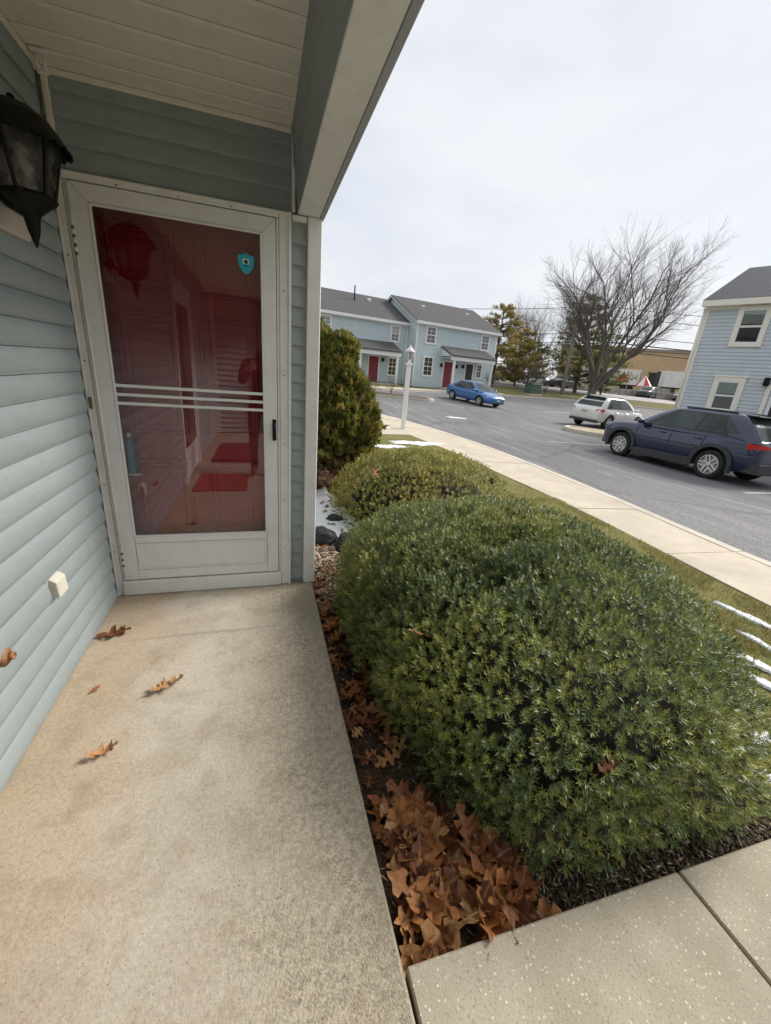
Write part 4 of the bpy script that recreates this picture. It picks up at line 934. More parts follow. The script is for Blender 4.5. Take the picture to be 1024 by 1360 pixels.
    # wheels, arch lips
    for ax in S['axles']:
        for sy in (1, -1):
            wheel(g, ax, sy * (S['w'] - S['ww'] / 2 - .012), S['wr'], S['ww'], S['spokes'])
            if clad:
                bm = bmesh.new(); r0, r1 = S['wr'] * 1.15, S['wr'] * 1.36; K = 20; A_ = []
                for k in range(K + 1):
                    th = R_(-14) + (math.pi + R_(28)) * k / K
                    sq = 1 + .06 * abs(math.sin(2 * th))
                    row = [(ax + r0 * math.cos(th), S['wr'] + .015 + r0 * math.sin(th)), (ax + r1 * sq * math.cos(th), S['wr'] + .015 + r1 * sq * math.sin(th))]
                    A_.append([bm.verts.new((row[0][0], sy * (S['w'] - .1), max(.2, row[0][1]))), bm.verts.new((row[0][0], sy * (S['w'] + .022), max(.2, row[0][1]))), bm.verts.new((row[1][0], sy * (S['w'] + .018), max(.22, row[1][1]))), bm.verts.new((row[1][0], sy * (S['w'] - .1), max(.22, row[1][1])))])
                for a, b in zip(A_, A_[1:]):
                    for k in range(3): bm.faces.new((a[k], a[k + 1], b[k + 1], b[k]))
                bm.faces.new(A_[0]); bm.faces.new(list(reversed(A_[-1]))); bmesh.ops.recalc_face_normals(bm, faces=bm.faces); bmobj('arch_cladding', bm, M_plast, g, False)
    # sills, seams, handles, mirrors
    f_, b_ = S['axles'][0] - S['wr'] * 1.3, S['axles'][1] + S['wr'] * 1.3
    for sy in (1, -1):
        if clad: prism('sill_cladding', [(f_, .2), (f_, .40), (b_, .44), (b_, .22)], 'y', sy * (S['w'] - .08), sy * (S['w'] + .012), M_plast, g, .012)
        for x in S['seams']:
            pts = [(x + .02, .34), (x, .7), (x - .03, S['belt'] - .03)]
            for (xa, za), (xb, zb_) in zip(pts, pts[1:]): newobj('door_seam', [(xa - .006, sy * (w_at(xa) * .996 + .002), za), (xa + .006, sy * (w_at(xa) * .996 + .002), za), (xb + .006, sy * (w_at(xb) * .99 + .003), zb_), (xb - .006, sy * (w_at(xb) * .99 + .003), zb_)], [(0, 1, 2, 3)], M_well, g)
        for x in S['handles']: box('door_handle', x - .09, x + .09, sy * (S['w'] * .985), sy * (S['w'] * .985 + .035), S['belt'] - .155, S['belt'] - .12, P, g, .012)
        mx, mz = S['mirror']; bm = bmesh.new(); bmesh.ops.create_icosphere(bm, subdivisions=2, radius=1)
        for v in bm.verts: v.co = Vector((mx + v.co.x * .085, sy * (S['w'] + .10) + v.co.y * .105, mz + v.co.z * .075))
        bmobj('mirror', bm, P, g, True); box('mirror_arm', mx - .02, mx + .05, sy * (S['w'] - .12), sy * (S['w'] + .04), mz - .07, mz - .03, M_plast, g)
    # lights, grille, plates, bumpers
    def slab(nm, P4, th, m, ax='x'):
        a = [Vector(p) for p in P4]; nrm = (a[1] - a[0]).cross(a[3] - a[0]).normalized() * th; newobj(nm, [v - nrm for v in a] + [v + nrm for v in a], [(0, 1, 2, 3), (7, 6, 5, 4), (0, 4, 5, 1), (1, 5, 6, 2), (2, 6, 7, 3), (3, 7, 4, 0)], m, g)
    for (nm, mm, pts) in S['lights']:
        for sy in (1, -1): slab(nm, [(x, sy * y, z) for x, y, z in pts], .022, mm)
    for (nm, mm, bx) in S['boxes']: box(nm, *bx, mm, g, .015)
    return g
# stations: x, half width, z bottom, z top (rear to front)
SUV = dict(paint='navy_paint', col=(.0015, .010, .052), met=.1, w=.925, wr=.37, ww=.235, spokes=5, crown=.03, clad=True, archk=1.14, belt=1.10,
    st=[(-2.28, .70, .42, .98), (-2.22, .82, .34, 1.10), (-1.95, .905, .29, 1.17), (-1.32, .925, .27, 1.14), (-.4, .925, .26, 1.09), (.6, .925, .26, 1.07), (1.0, .925, .26, 1.09), (1.37, .92, .27, 1.08), (1.85, .89, .28, 1.04), (2.15, .80, .30, .98), (2.28, .68, .36, .82)],
    axles=(1.36, -1.33), cab=[(0, -2.18, 1.12, .885, 1.04), (.12, -2.12, 1.0, .872, 1.12), (.6, -1.86, .50, .79, 1.43), (.92, -1.64, .14, .70, 1.615), (1.0, -1.54, -.02, .63, 1.66)], bowf=.10, bowr=.06, endin=.05,
    wins=[('side_window', .46, .86, .14, .86, (.01, -.02)), ('side_window', .225, .445, .18, .86, (.02, .01)), ('quarter_window', .11, .205, .28, .78, (.07, .02))], sur=(.20, .90, .13, .89), seams=(.92, -.12, -1.0), handles=(.12, -.86), mirror=(.78, 1.16),
    lights=[('headlight', M_lampc, [(2.20, .52, .84), (2.02, .80, .90), (1.98, .82, .80), (2.20, .56, .74)]), ('tail_light', M_tail, [(-2.02, .915, 1.03), (-2.285, .66, 1.02), (-2.295, .66, .93), (-2.02, .925, .90)]), ('tail_light', M_tail, [(-2.26, .66, 1.01), (-2.31, .40, 1.0), (-2.31, .40, .95), (-2.27, .66, .94)])],
    boxes=[('front_bumper', M_plast, (2.12, 2.31, -.62, .62, .30, .52)), ('grille', M_plast, (2.16, 2.30, -.5, .5, .60, .80)), ('rear_bumper', M_plast, (-2.36, -2.0, -.80, .80, .34, .60)), ('number_plate', M_plate, (-2.325, -2.30, -.16, .16, .76, .88)), ('rear_spoiler', M_plast, (-1.86, -1.50, -.58, .58, 1.63, 1.665)),
           ('roof_rail', M_plast, (-1.4, -.1, .56, .60, 1.67, 1.715)), ('roof_rail', M_plast, (-1.4, -.1, -.60, -.56, 1.67, 1.715))])
WSUV = dict(SUV, paint='pearl_white_paint', col=(.72, .70, .66), met=.05, clad=False, archk=1.12, w=.935, wr=.37, spokes=7, crown=.04,
    st=[(-2.36, .72, .46, .92), (-2.28, .84, .38, 1.02), (-1.95, .92, .32, 1.08), (-1.36, .935, .29, 1.07), (-.4, .935, .28, 1.03), (.6, .935, .28, 1.01), (1.0, .93, .28, 1.02), (1.38, .92, .28, 1.01), (1.9, .88, .30, .95), (2.2, .78, .32, .88), (2.34, .64, .38, .76)],
    axles=(1.38, -1.36), cab=[(0, -2.22, 1.2, .885, 1.0), (.12, -2.16, 1.05, .872, 1.08), (.6, -1.86, .52, .79, 1.40), (.92, -1.60, .12, .70, 1.58), (1.0, -1.50, -.02, .63, 1.62)],
    wins=[('side_window', .46, .86, .14, .86, (.01, -.02)), ('side_window', .17, .445, .16, .86, (.06, .01))], sur=(.12, .90, .12, .89), rw0=.2, mirror=(.8, 1.08), belt=1.03,
    lights=[('headlight', M_lampc, [(2.26, .5, .80), (2.05, .80, .88), (2.0, .82, .78), (2.24, .54, .70)]), ('tail_light', M_tail, [(-2.06, .925, 1.02), (-2.335, .62, 1.0), (-2.34, .62, .91), (-2.06, .93, .90)])],
    boxes=[('front_bumper', M_plast, (2.1, 2.36, -.6, .6, .30, .46)), ('rear_bumper_valance', M_plast, (-2.40, -2.1, -.76, .76, .32, .46)), ('number_plate', M_plate, (-2.40, -2.372, -.17, .17, .80, .92)), ('rear_spoiler', MATS['navy_paint'] if 'navy_paint' in MATS else M_plast, (-1.78, -1.48, -.58, .58, 1.592, 1.622)),
           ('roof_rail', M_plast, (-1.45, -.05, .56, .60, 1.635, 1.68)), ('roof_rail', M_plast, (-1.45, -.05, -.60, -.56, 1.635, 1.68)), ('exhaust_tip', M_chr, (-2.42, -2.3, .5, .62, .30, .35))])
SED = dict(SUV, paint='bright_blue_paint', col=(.055, .17, .42), met=.4, clad=False, archk=1.1, w=.875, wr=.315, ww=.205, spokes=5, crown=.035, belt=.86,
    st=[(-2.24, .66, .40, .86), (-2.16, .78, .30, .95), (-1.9, .85, .24, .98), (-1.35, .875, .22, .95), (-.4, .875, .21, .90), (.6, .875, .21, .88), (1.0, .875, .21, .88), (1.35, .865, .21, .85), (1.85, .82, .22, .76), (2.15, .70, .24, .67), (2.26, .58, .28, .58)],
    axles=(1.35, -1.35), cab=[(0, -1.80, 1.35, .83, .86), (.12, -1.68, 1.17, .815, .93), (.6, -1.25, .62, .73, 1.20), (.92, -.92, .30, .64, 1.36), (1.0, -.80, .18, .58, 1.395)],
    wins=[('side_window', .46, .86, .14, .86, (.01, -.02)), ('side_window', .16, .445, .16, .84, (.08, .01))], sur=(.12, .90, .12, .88), seams=(.98, -.1, -.95), handles=(.15, -.8), mirror=(.9, .95),
    lights=[('headlight', M_lampc, [(2.16, .46, .66), (1.92, .74, .73), (1.92, .76, .63), (2.17, .5, .56)]), ('tail_light', M_tail, [(-2.0, .855, .92), (-2.225, .5, .91), (-2.235, .5, .78), (-2.0, .865, .78)])],
    boxes=[('front_bumper_intake', M_plast, (2.14, 2.255, -.48, .48, .26, .38)), ('grille', M_plast, (2.15, 2.235, -.38, .38, .50, .58)), ('number_plate', M_plate, (2.25, 2.27, -.15, .15, .40, .5)), ('rear_bumper', P_ if False else M_plast, (-2.27, -2.1, -.55, .55, .26, .34)), ('rear_spoiler', M_plast, (-2.2, -2.0, -.55, .55, 1.02, 1.04))])
def tilt_at(x, y, h):
    gx, gy = (T(x + .5, y) - T(x - .5, y)), (T(x, y + .5) - T(x, y - .5)); f = gx * math.cos(h) + gy * math.sin(h); l = -gx * math.sin(h) + gy * math.cos(h); return (math.atan(l), -math.atan(f))
def park(S, x, y, hd, name, label):
    h = R_(hd); return build_car(name, dict(S, tilt=tilt_at(x, y, h)), (x, y, T(x, y) - .004), h, label)
park(SUV, 11.72, 8.72, 93, 'parked_suv', 'dark navy blue SUV with black arch cladding parked in front of the right-hand house')
park(WSUV, 18.6, 18.6, 15, 'parked_suv', 'pearl white SUV seen from behind beside the traffic island')
park(SED, 14.0, 25.75, 285, 'parked_sedan', 'bright blue sedan parked by the far townhouses')

# ================================================================== FAR HOUSES
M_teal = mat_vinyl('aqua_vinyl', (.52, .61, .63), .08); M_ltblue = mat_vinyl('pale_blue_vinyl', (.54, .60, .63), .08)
M_roof = mat_shingle('brown_grey_shingle', (.098, .096, .098)); M_roof2 = mat_shingle('slate_grey_shingle', (.075, .078, .088)); M_cream = mat_white('cream_trim', (.82, .78, .68), .12); M_wt = mat_white('far_white', (.76, .77, .76), .15)
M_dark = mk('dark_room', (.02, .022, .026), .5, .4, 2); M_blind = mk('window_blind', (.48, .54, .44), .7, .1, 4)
def lap_wall(name, w, z0, z1, h, m, parent, x0=0, thick=.2):
    "clapboard wall in local xz, outward -y, real laps"
    n = max(1, int(round((z1 - z0) / h))); h = (z1 - z0) / n; V = []; F = []
    for k in range(n): b = len(V); za = z0 + k * h; V += [(x0, -.022, za), (x0 + w, -.022, za), (x0 + w, -.003, za + h), (x0, -.003, za + h), (x0, 0.0, za), (x0 + w, 0.0, za)]; F += [(b, b + 1, b + 2, b + 3), (b + 1, b, b + 4, b + 5)]
    return newobj(name, V, F, m, parent)
def house_window(g, x0, x1, z0, z1, trim, m_trim, blind=0.0, muntin=None, y=0.0, cap=False):
    W_ = empty('window', (x0, y - .012, z0)); W_.parent = g; w, h = x1 - x0, z1 - z0; t = trim
    for (a, b, c, d) in ((0, t, 0, h), (w - t, w, 0, h), (t, w - t, h - t, h), (t, w - t, 0, t)): box('frame', a, b, -.055, .01, c, d, m_trim, W_, .006)
    if cap: box('head_cap', -.05, w + .05, -.07, .01, h, h + .06, m_trim, W_, .006)
    ix0, ix1, iz0, iz1 = t, w - t, t, h - t; mid = (iz0 + iz1) / 2; s = .035
    for (a, b) in ((iz0, mid), (mid, iz1)):
        for (p, q, c, d) in ((ix0, ix0 + s, a, b), (ix1 - s, ix1, a, b), (ix0 + s, ix1 - s, a, a + s), (ix0 + s, ix1 - s, b - s, b)): box('sash', p, q, -.042 - (.008 if a > iz0 else 0), -.0145, c, d, M_wt, W_)
        if muntin:
            for k in range(1, muntin[0]): xx = ix0 + (ix1 - ix0) * k / muntin[0]; box('muntin', xx - .013, xx + .013, -.036, -.022, a + s, b - s, M_wt, W_)
            for k in range(1, muntin[1]): zz = a + (b - a) * k / muntin[1]; box('muntin', ix0 + s, ix1 - s, -.035, -.022, zz - .013, zz + .013, M_wt, W_)
    newobj('pane', [(ix0, -.021, iz0), (ix1, -.021, iz0), (ix1, -.021, iz1), (ix0, -.021, iz1)], [(0, 1, 2, 3)], M_wglass, W_)
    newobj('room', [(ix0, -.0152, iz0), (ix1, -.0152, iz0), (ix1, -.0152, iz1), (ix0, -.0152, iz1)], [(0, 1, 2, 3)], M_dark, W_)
    if blind: newobj('blind', [(ix0, -.018, iz1 - (iz1 - iz0) * blind), (ix1, -.018, iz1 - (iz1 - iz0) * blind), (ix1, -.018, iz1), (ix0, -.018, iz1)], [(0, 1, 2, 3)], M_blind, W_)
    return W_
def gable_house(name, origin, dr, L, depth, zbase, zeave, rise, m_side, m_trim, m_roof, h, label, left_end=True, over=.25):
    "local x along facade, y into the house, z world"
    g = tag(empty(name, (origin[0], origin[1], 0), math.atan2(dr[1], dr[0])), label, 'house')
    lap_wall('front_wall', L, zbase, zeave, h, m_side, g)
    box('wall_body', .01, L - .01, .005, depth - .01, zbase - .6, zeave, m_side, g)
    e = .25; rz = zeave + rise; ov = .3; sl = rise / (depth / 2)
    for (ya, yb_, nm) in ((-ov, depth / 2, 'roof'), (depth + ov, depth / 2, 'roof')):
        za = zeave - ov * sl + .12; zb_ = rz + .12; V = [(-over, ya, za), (L + over, ya, za), (L + over, yb_, zb_), (-over, yb_, zb_)]
        newobj(nm, V + [(x, y, z - .09) for x, y, z in V], [(0, 1, 2, 3), (7, 6, 5, 4), (0, 4, 5, 1), (1, 5, 6, 2), (2, 6, 7, 3), (3, 7, 4, 0)], m_roof, g)
    for x in (0, L):   # gable ends with laps
        n = int((rise) / h); V = []; F = []
        s = -1 if x == 0 else 1
        nb = int((zeave - zbase) / h)
        for k in range(nb + n):
            za = zbase + k * h; zb_ = za + h; f = lambda z: 0 if z <= zeave else (z - zeave) / rise * depth / 2
            a0, b0 = f(za), f(zb_); b = len(V); V += [(x + s * .014, a0, za), (x + s * .014, depth - a0, za), (x + s * .003, depth - b0, zb_), (x + s * .003, b0, zb_)]; F.append((b, b + 1, b + 2, b + 3) if s > 0 else (b + 3, b + 2, b + 1, b))
        newobj('gable_wall', V, F, m_side, g)
    prism('gable_body', [(.02, zeave), (depth - .02, zeave), (depth / 2, rz - .02)], 'x', .01, L - .01, m_side, g)
    # eave fascia, gutter, corner boards, rake boards
    box('fascia', -over, L + over, -ov - .02, -ov + .005, zeave - ov * sl - .10, zeave - ov * sl + .10, m_trim, g, .004)
    box('soffit', -over, L + over, -ov, .01, zeave - ov * sl - .09, zeave - ov * sl - .07, m_trim, g)
    box('frieze', 0, L, -.03, .0, zeave - .32, zeave - .12, m_trim, g)
    for (a, b) in ((-.018, .1), (L - .1, L + .018)): box('corner_board', a, b, -.032, .08, zbase, zeave - .1, m_trim, g, .004)
    for x in (-over + .02, L + over - .02):
        for sgn in (1, -1):
            P4 = [(x, -ov if sgn > 0 else depth + ov, zeave - ov * sl + .10), (x, depth / 2, rz + .10), (x, depth / 2, rz - .06), (x, -ov if sgn > 0 else depth + ov, zeave - ov * sl - .06)]
            newobj('rake_board', [(p[0] - .02, p[1], p[2]) for p in P4] + [(p[0] + .02, p[1], p[2]) for p in P4], [(0, 1, 2, 3), (7, 6, 5, 4), (0, 4, 5, 1), (2, 6, 7, 3)], m_trim, g)
    return g
# facade direction of the far pair
dF = Vector((.972, .237, 0)).normalized(); nF = Vector((-dF.y, dF.x, 0))
A0 = Vector((11.89, 32.56, 0)); zB = .50
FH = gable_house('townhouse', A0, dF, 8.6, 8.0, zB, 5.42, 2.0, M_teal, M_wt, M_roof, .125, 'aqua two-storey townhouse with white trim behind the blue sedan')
for (a, b, c, d) in ((.85, 1.92, 3.78, 5.16), (6.72, 7.75, 3.78, 5.14)): house_window(FH, a, b, c, d, .11, M_wt, 0, (2, 2))
house_window(FH, .85, 1.92, 1.30, 2.90, .11, M_wt, 0, (2, 2)); house_window(FH, 6.62, 7.35, 1.45, 2.72, .1, M_wt, 0, (2, 2))
def porch(g, x0, x1, zf, zr, dep_, cols, m_side):
    prism('porch_roof', [(-dep_ - .15, zr - .02), (-dep_ - .15, zr + .06), (-.016, zr + .75), (-.016, zr + .60)], 'x', x0, x1, M_roof, g)
    box('porch_beam', x0 + .05, x1 - .05, -dep_ - .05, -dep_ + .12, zr - .34, zr - .03, M_wt, g, .01)
    box('porch_ceiling', x0 + .06, x1 - .06, -dep_ + .12, -.02, zr - .14, zr - .1, M_wt, g)
    prism('porch_gable', [(-dep_, zr - .03), (-.02, zr - .03), (-.02, zr + .58)], 'x', x0 + .05, x0 + .15, M_wt, g); prism('porch_gable', [(-dep_, zr - .03), (-.02, zr - .03), (-.02, zr + .58)], 'x', x1 - .15, x1 - .05, M_wt, g)
    for x in cols: box('porch_column', x - .09, x + .09, -dep_ - .03, -dep_ + .13, zf - .1, zr - .34, M_wt, g, .015)
    box('porch_floor', x0 + .1, x1 - .1, -dep_ - .1, -.02, zf - .5, zf + .04, M_kerb, g)
porch(FH, 2.55, 7.4, zB, 3.05, 1.5, (2.95, 7.1), M_teal)
def hdoor(g, x0, x1, z0, z1, m, y=0):
    D = empty('door', (x0, y - .012, z0)); D.parent = g; w, h = x1 - x0, z1 - z0
    for (a, b, c, d) in ((-.1, 0, 0, h + .1), (w, w + .1, 0, h + .1), (0, w, h, h + .1)): box('frame', a, b, -.05, 0, c, d, M_wt, D)
    box('leaf', 0, w, -.03, -.016, 0, h, m, D)
    for zz in (.18, .52): box('panel', w * .15, w * .85, -.04, -.031, h * zz, h * (zz + .28), m, D, .004)
M_dred = mk('far_red_door', (.20, .02, .028), .5, .1, 4)
hdoor(FH, 3.05, 3.95, zB + .06, 2.6, M_dred); hdoor(FH, 5.45, 6.25, zB + .06, 2.6, M_dark)
def coach(g, x, z): 
    box('wall_lamp', x - .08, x + .08, -.2, -.015, z - .14, z + .14, M_black, g, .03)
coach(FH, 4.35, 2.3); coach(FH, 2.7, 2.3); coach(FH, 5.05, 2.35)
B0 = A0 + nF * 1.25
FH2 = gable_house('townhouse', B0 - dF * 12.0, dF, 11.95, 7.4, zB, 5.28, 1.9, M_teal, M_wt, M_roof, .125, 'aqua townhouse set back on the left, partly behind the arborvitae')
for (a, b, c, d, bl) in ((10.30, 11.22, 3.68, 4.98, .45), (4.30, 5.30, 3.65, 4.98, .5)): house_window(FH2, a, b, c, d, .11, M_wt, bl, (2, 2))
house_window(FH2, 10.25, 11.2, 1.1, 2.6, .1, M_wt, 0, (2, 2)); porch(FH2, 6.8, 10.65, zB, 2.92, 1.4, (7.1, 10.35), M_teal); hdoor(FH2, 8.55, 9.4, zB + .06, 2.5, M_dred); coach(FH2, 9.8, 2.3)
tube('vent_pipe', [(8.1, 2.2, 6.3), (8.1, 2.2, 7.6)], .06, M_dark, FH2); 
for g_, xx in ((FH, 2.0), (FH, 6.9), (FH2, 9.5)): box('roof_vent', xx, xx + .3, 2.6, 2.9, 6.73, 6.95, M_wt, g_, .02)
# right-hand house: facade runs towards the camera
dR = Vector((.375, -.927, 0)).normalized()
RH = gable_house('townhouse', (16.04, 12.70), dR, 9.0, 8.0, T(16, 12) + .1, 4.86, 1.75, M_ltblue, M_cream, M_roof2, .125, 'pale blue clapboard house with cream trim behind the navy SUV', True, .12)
house_window(RH, 1.0, 1.93, 3.28, 4.62, .13, M_cream, .42); W2 = house_window(RH, .93, 1.87, .95, 2.24, .15, M_cream, .42, None, 0, True)
box('door_post', 2.5, 2.62, -.05, 0, -.4, 2.05, M_cream, RH); hdoor(RH, 2.78, 3.6, -.35, 1.75, M_dark); coach(RH, 2.45, 2.15); house_window(RH, 3.4, 4.3, 3.28, 4.62, .13, M_cream, .4); house_window(RH, 4.6, 5.5, .95, 2.24, .15, M_cream, .4)
tube('downspout', [(-.05, -.06, 4.6), (-.05, -.06, 0)], .04, M_cream, RH, 6)
# ================================================================== TREES AND FAR THINGS
M_bark = mk('grey_bark', (.12, .10, .085), .95, .4, 6, .7); M_twig = mk('twig_bark', (.15, .13, .115), .95, .3, 6); M_pbark = mk('pine_bark', (.10, .07, .05), .95, .4, 6, .7)
def tubes_mesh(segs, n=5):
    "segs: list of (p0, p1, r0, r1)"
    S0 = np.array([s[0] for s in segs]); S1 = np.array([s[1] for s in segs]); r0 = np.array([s[2] for s in segs]); r1 = np.array([s[3] for s in segs])
    D = S1 - S0; D /= np.linalg.norm(D, axis=1)[:, None] + 1e-9; ref = np.where(np.abs(D[:, 2:3]) > .9, np.array([[1., 0, 0]]), np.array([[0, 0, 1.]])); A = np.cross(D, ref); A /= np.linalg.norm(A, axis=1)[:, None]; B = np.cross(D, A)
    V = []
    for (S, r) in ((S0, r0), (S1, r1)):
        for k in range(n): a = 2 * math.pi * k / n; V.append(S + (A * math.cos(a) + B * math.sin(a)) * r[:, None])
    V = np.stack(V, 1); m = len(segs); F = np.array([[k, (k + 1) % n, n + (k + 1) % n, n + k] for k in range(n)]); F = (F[None] + (np.arange(m) * 2 * n)[:, None, None]).reshape(-1, 4)
    return V.reshape(-1, 3), F
def grow(segs, p, d, L, r, lvl, rnd, spread, up, minr, twigs, mx=5):
    n = 4 if lvl < 2 else 3; 
    for i in range(n):
        d2 = (d + Vector((rnd.gauss(0, 1), rnd.gauss(0, 1), rnd.gauss(0, .7))) * (.10 if lvl < 1 else .17) + Vector((0, 0, up))).normalized(); q = p + d2 * (L / n); ra = r * (1 - .5 * i / n); rb = r * (1 - .5 * (i + 1) / n)
        (segs if lvl < 3 else twigs).append((tuple(p), tuple(q), ra, rb)); p, d = q, d2
        if lvl < mx and i >= (1 if lvl == 0 else 0) and rb > minr:
            for s in range(1 if lvl < 2 else 1 + (rnd.random() < .35)):
                side = d.orthogonal().normalized(); side.rotate(Matrix.Rotation(rnd.uniform(0, 6.28), 3, d)); nd = (d + side * spread * rnd.uniform(.6, 1.2)).normalized()
                grow(segs, p, nd, L * rnd.uniform(.5, .72), rb * .62, lvl + 1, rnd, spread, up, minr, twigs, mx)
    if lvl < mx and r * .5 > minr: grow(segs, p, d, L * .62, r * .5, lvl + 1, rnd, spread, up, minr, twigs, mx)
def bare_tree(name, loc, H, stems, seed, label, spread=.55, lean=.62, r0=.3, cat='tree', twigmat=None, mx=5, up=.05, bias=(0, 0)):
    t = tag(empty(name, loc), label, cat); rnd = random.Random(seed); segs = []; twigs = []
    fork = H * .10; segs.append(((0, 0, -.6), (0, 0, fork * .5), r0 * 1.3, r0)); segs.append(((0, 0, fork * .5), (0, 0, fork), r0, r0 * .9))
    for k in range(stems):
        a = 2 * math.pi * k / stems + rnd.uniform(-.3, .3); tl = lean * rnd.uniform(.25, 1.0); d = Vector((math.cos(a) * tl + bias[0], math.sin(a) * tl + bias[1], 1)).normalized()
        grow(segs, Vector((0, 0, fork * rnd.uniform(.5, 1))), d, H * .52 * rnd.uniform(.85, 1.05), r0 * .5, 0, rnd, spread, up, .0033 * H / 10, twigs, 3 if cat == 'shrub' else mx)
    V, F = tubes_mesh(segs, 6); fast_mesh('trunk', V, F, M_bark, t, None, True); V, F = tubes_mesh(twigs, 3); fast_mesh('crown', V, F, twigmat or M_twig, t)
    return t
bt = (35.6, 38.6); bare_tree('bare_tree', (bt[0], bt[1], T(*bt) + .12), 13.6, 8, 12, 'large bare multi-stemmed vase-shaped tree behind the white SUV', .62, .68, .46, 'tree', None, 5, .05, (.10, -.08))
bare_tree('bare_tree', (47, 66, T(47, 66)), 12, 6, 9, 'distant grey bare tree between the evergreens', .55, .5, .2)
bare_tree('bare_tree', (41, 62, T(41, 62)), 11, 6, 19, 'distant bare tree just right of the left evergreen', .55, .5, .2)
bare_tree('bare_tree', (44.5, 52, T(44.5, 52)), 13, 5, 29, 'slender bare tree rising through the middle pine', .5, .45, .16)
bare_tree('shrub', (29.4, 41.0, T(29.4, 41) + .1), 3.2, 12, 31, 'leafless pinkish-brown shrub near the green utility box', .6, .7, .06, 'shrub', mk('pink_twigs', (.24, .16, .13), .95, .2, 5))
bare_tree('shrub', (30.9, 40.6, T(30.9, 40.6) + .1), 2.4, 9, 33, 'smaller leafless brown shrub right of the pinkish one', .6, .7, .05, 'shrub')
bare_tree('shrub', (19.6, 33.2, T(19.6, 33.2) + .3), 1.7, 9, 35, 'low brown shrub at the corner of the aqua townhouse', .6, .8, .05, 'shrub')
M_pn = [mat_attr('olive_pine_needles', [(0, (.14, .14, .04)), (.4, (.27, .24, .07)), (.75, (.42, .33, .10)), (1, (.52, .38, .14))], .7, .2, .4), mat_attr('green_pine_needles', [(0, (.09, .12, .045)), (.45, (.17, .20, .07)), (.8, (.26, .27, .09)), (1, (.38, .32, .14))], .7, .2, .4)]
def pine(name, loc, H, Rm_, seed, m, label, base=.12, gap=.75, nb=10, skew=(0, 0)):
    t = tag(empty(name, loc), label, 'tree'); rnd = random.Random(seed); segs = [((0, 0, -.5), (0, 0, H * .5), H * .022, H * .015), ((0, 0, H * .5), (0, 0, H * .97), H * .015, H * .003)]; P = []; A = []
    z = H * base
    while z < H * .97:
        tz = (z / H - base) / (1 - base); rad = Rm_ * (min(1, tz / .18 + .55) * (1 - tz) ** .55 + .05)
        for k in range(nb):
            a = rnd.uniform(0, 6.28); L = rad * rnd.uniform(.45, 1.15); d = Vector((math.cos(a), math.sin(a), rnd.uniform(-.05, .35))).normalized(); p0 = Vector((0, 0, z + rnd.uniform(-.2, .2))); p1 = p0 + d * L; segs.append((tuple(p0), tuple(p1), H * .0045, H * .0012))
            for s in range(int(7 + L * 7)):
                f = rnd.uniform(.42, 1.06); q = p0 + d * L * f + Vector((rnd.gauss(0, .16), rnd.gauss(0, .16), rnd.gauss(.04, .10))) * (L * .35 + .15); P.append(tuple(q)); A.append((d.x * .5 + rnd.gauss(0, .3), d.y * .5 + rnd.gauss(0, .3), .9))
        z += gap * rnd.uniform(.6, 1.2)
    V, F = tubes_mesh(segs, 5); fast_mesh('trunk', V, F, M_pbark, t)
    P, A = np.array(P), np.array(A); V, F, At = sprigs(P, A, 10, .2, .32, .045, .25); At = np.clip(At * .7 + np.repeat(unit_noise(V[::4], .6, seed), 4) * .6 + .2, 0, 1); fast_mesh('crown', V, F, m, t, At); return t
pine('pine_tree', (26.3, 44.4, T(26.3, 44.4)), 8.9, 3.9, 3, M_pn[0], 'olive-yellow pine at the right end of the aqua townhouse', .15)
pine('pine_tree', (30.0, 45.5, T(30, 45.5)), 6.8, 3.6, 7, M_pn[0], 'shorter olive pine right of the tallest olive-yellow one', .12)
pine('pine_tree', (33.2, 47.5, T(33, 47.5)), 5.6, 3.6, 4, M_pn[1], 'low dark green pine between the left evergreens and utility pole', .2)
pine('pine_tree', (39.2, 45.6, T(39.2, 45.6)), 11.6, 4.7, 6, M_pn[1], 'tall ragged green pine behind the utility pole', .16, .8, 11)
pine('pine_tree', (44.0, 46.2, T(44, 46.2)), 6.4, 3.6, 8, M_pn[1], 'low green pine just behind the bare tree trunk', .12, .7, 10)
# --- utility pole, wires
PX, PY = 34.2, 41.8; PZ = T(PX, PY)
UP = tag(empty('utility_pole', (PX, PY, PZ)), 'weathered wooden utility pole beside the evergreens', 'utility pole'); M_pole = mk('weathered_pole', (.34, .29, .24), .9, .3, 6, .5)
tube('pole', [(0, 0, -.5), (0, 0, 10.6)], [.24, .17], M_pole, UP, 10); box('crossarm', -1.1, 1.1, -.06, .06, 9.7, 9.85, M_pole, UP); lathe('transformer', [(.22, 7.9), (.25, 8.0), (.25, 8.8), (.1, 8.9)], mk('transformer_grey', (.4, .41, .42), .5, .1, 4), UP, 14, (.42, 0, 0))
for k in range(3): lathe('insulator', [(.05, 9.85), (.06, 9.92), (.02, 10.0)], M_white, UP, 8, (-1 + k, 0, 0))
M_wire = mk('wire_black', (.02, .02, .02), .6, .1, 5)
def wire(p, q, sag, rad, label):
    p, q = Vector(p), Vector(q); pts = [p.lerp(q, k / 16) - Vector((0, 0, sag * 4 * (k / 16) * (1 - k / 16))) for k in range(17)]; o = tube('overhead_wire', pts, rad, M_wire, None, 5); tag(o, label, 'wire', 'overhead wires')
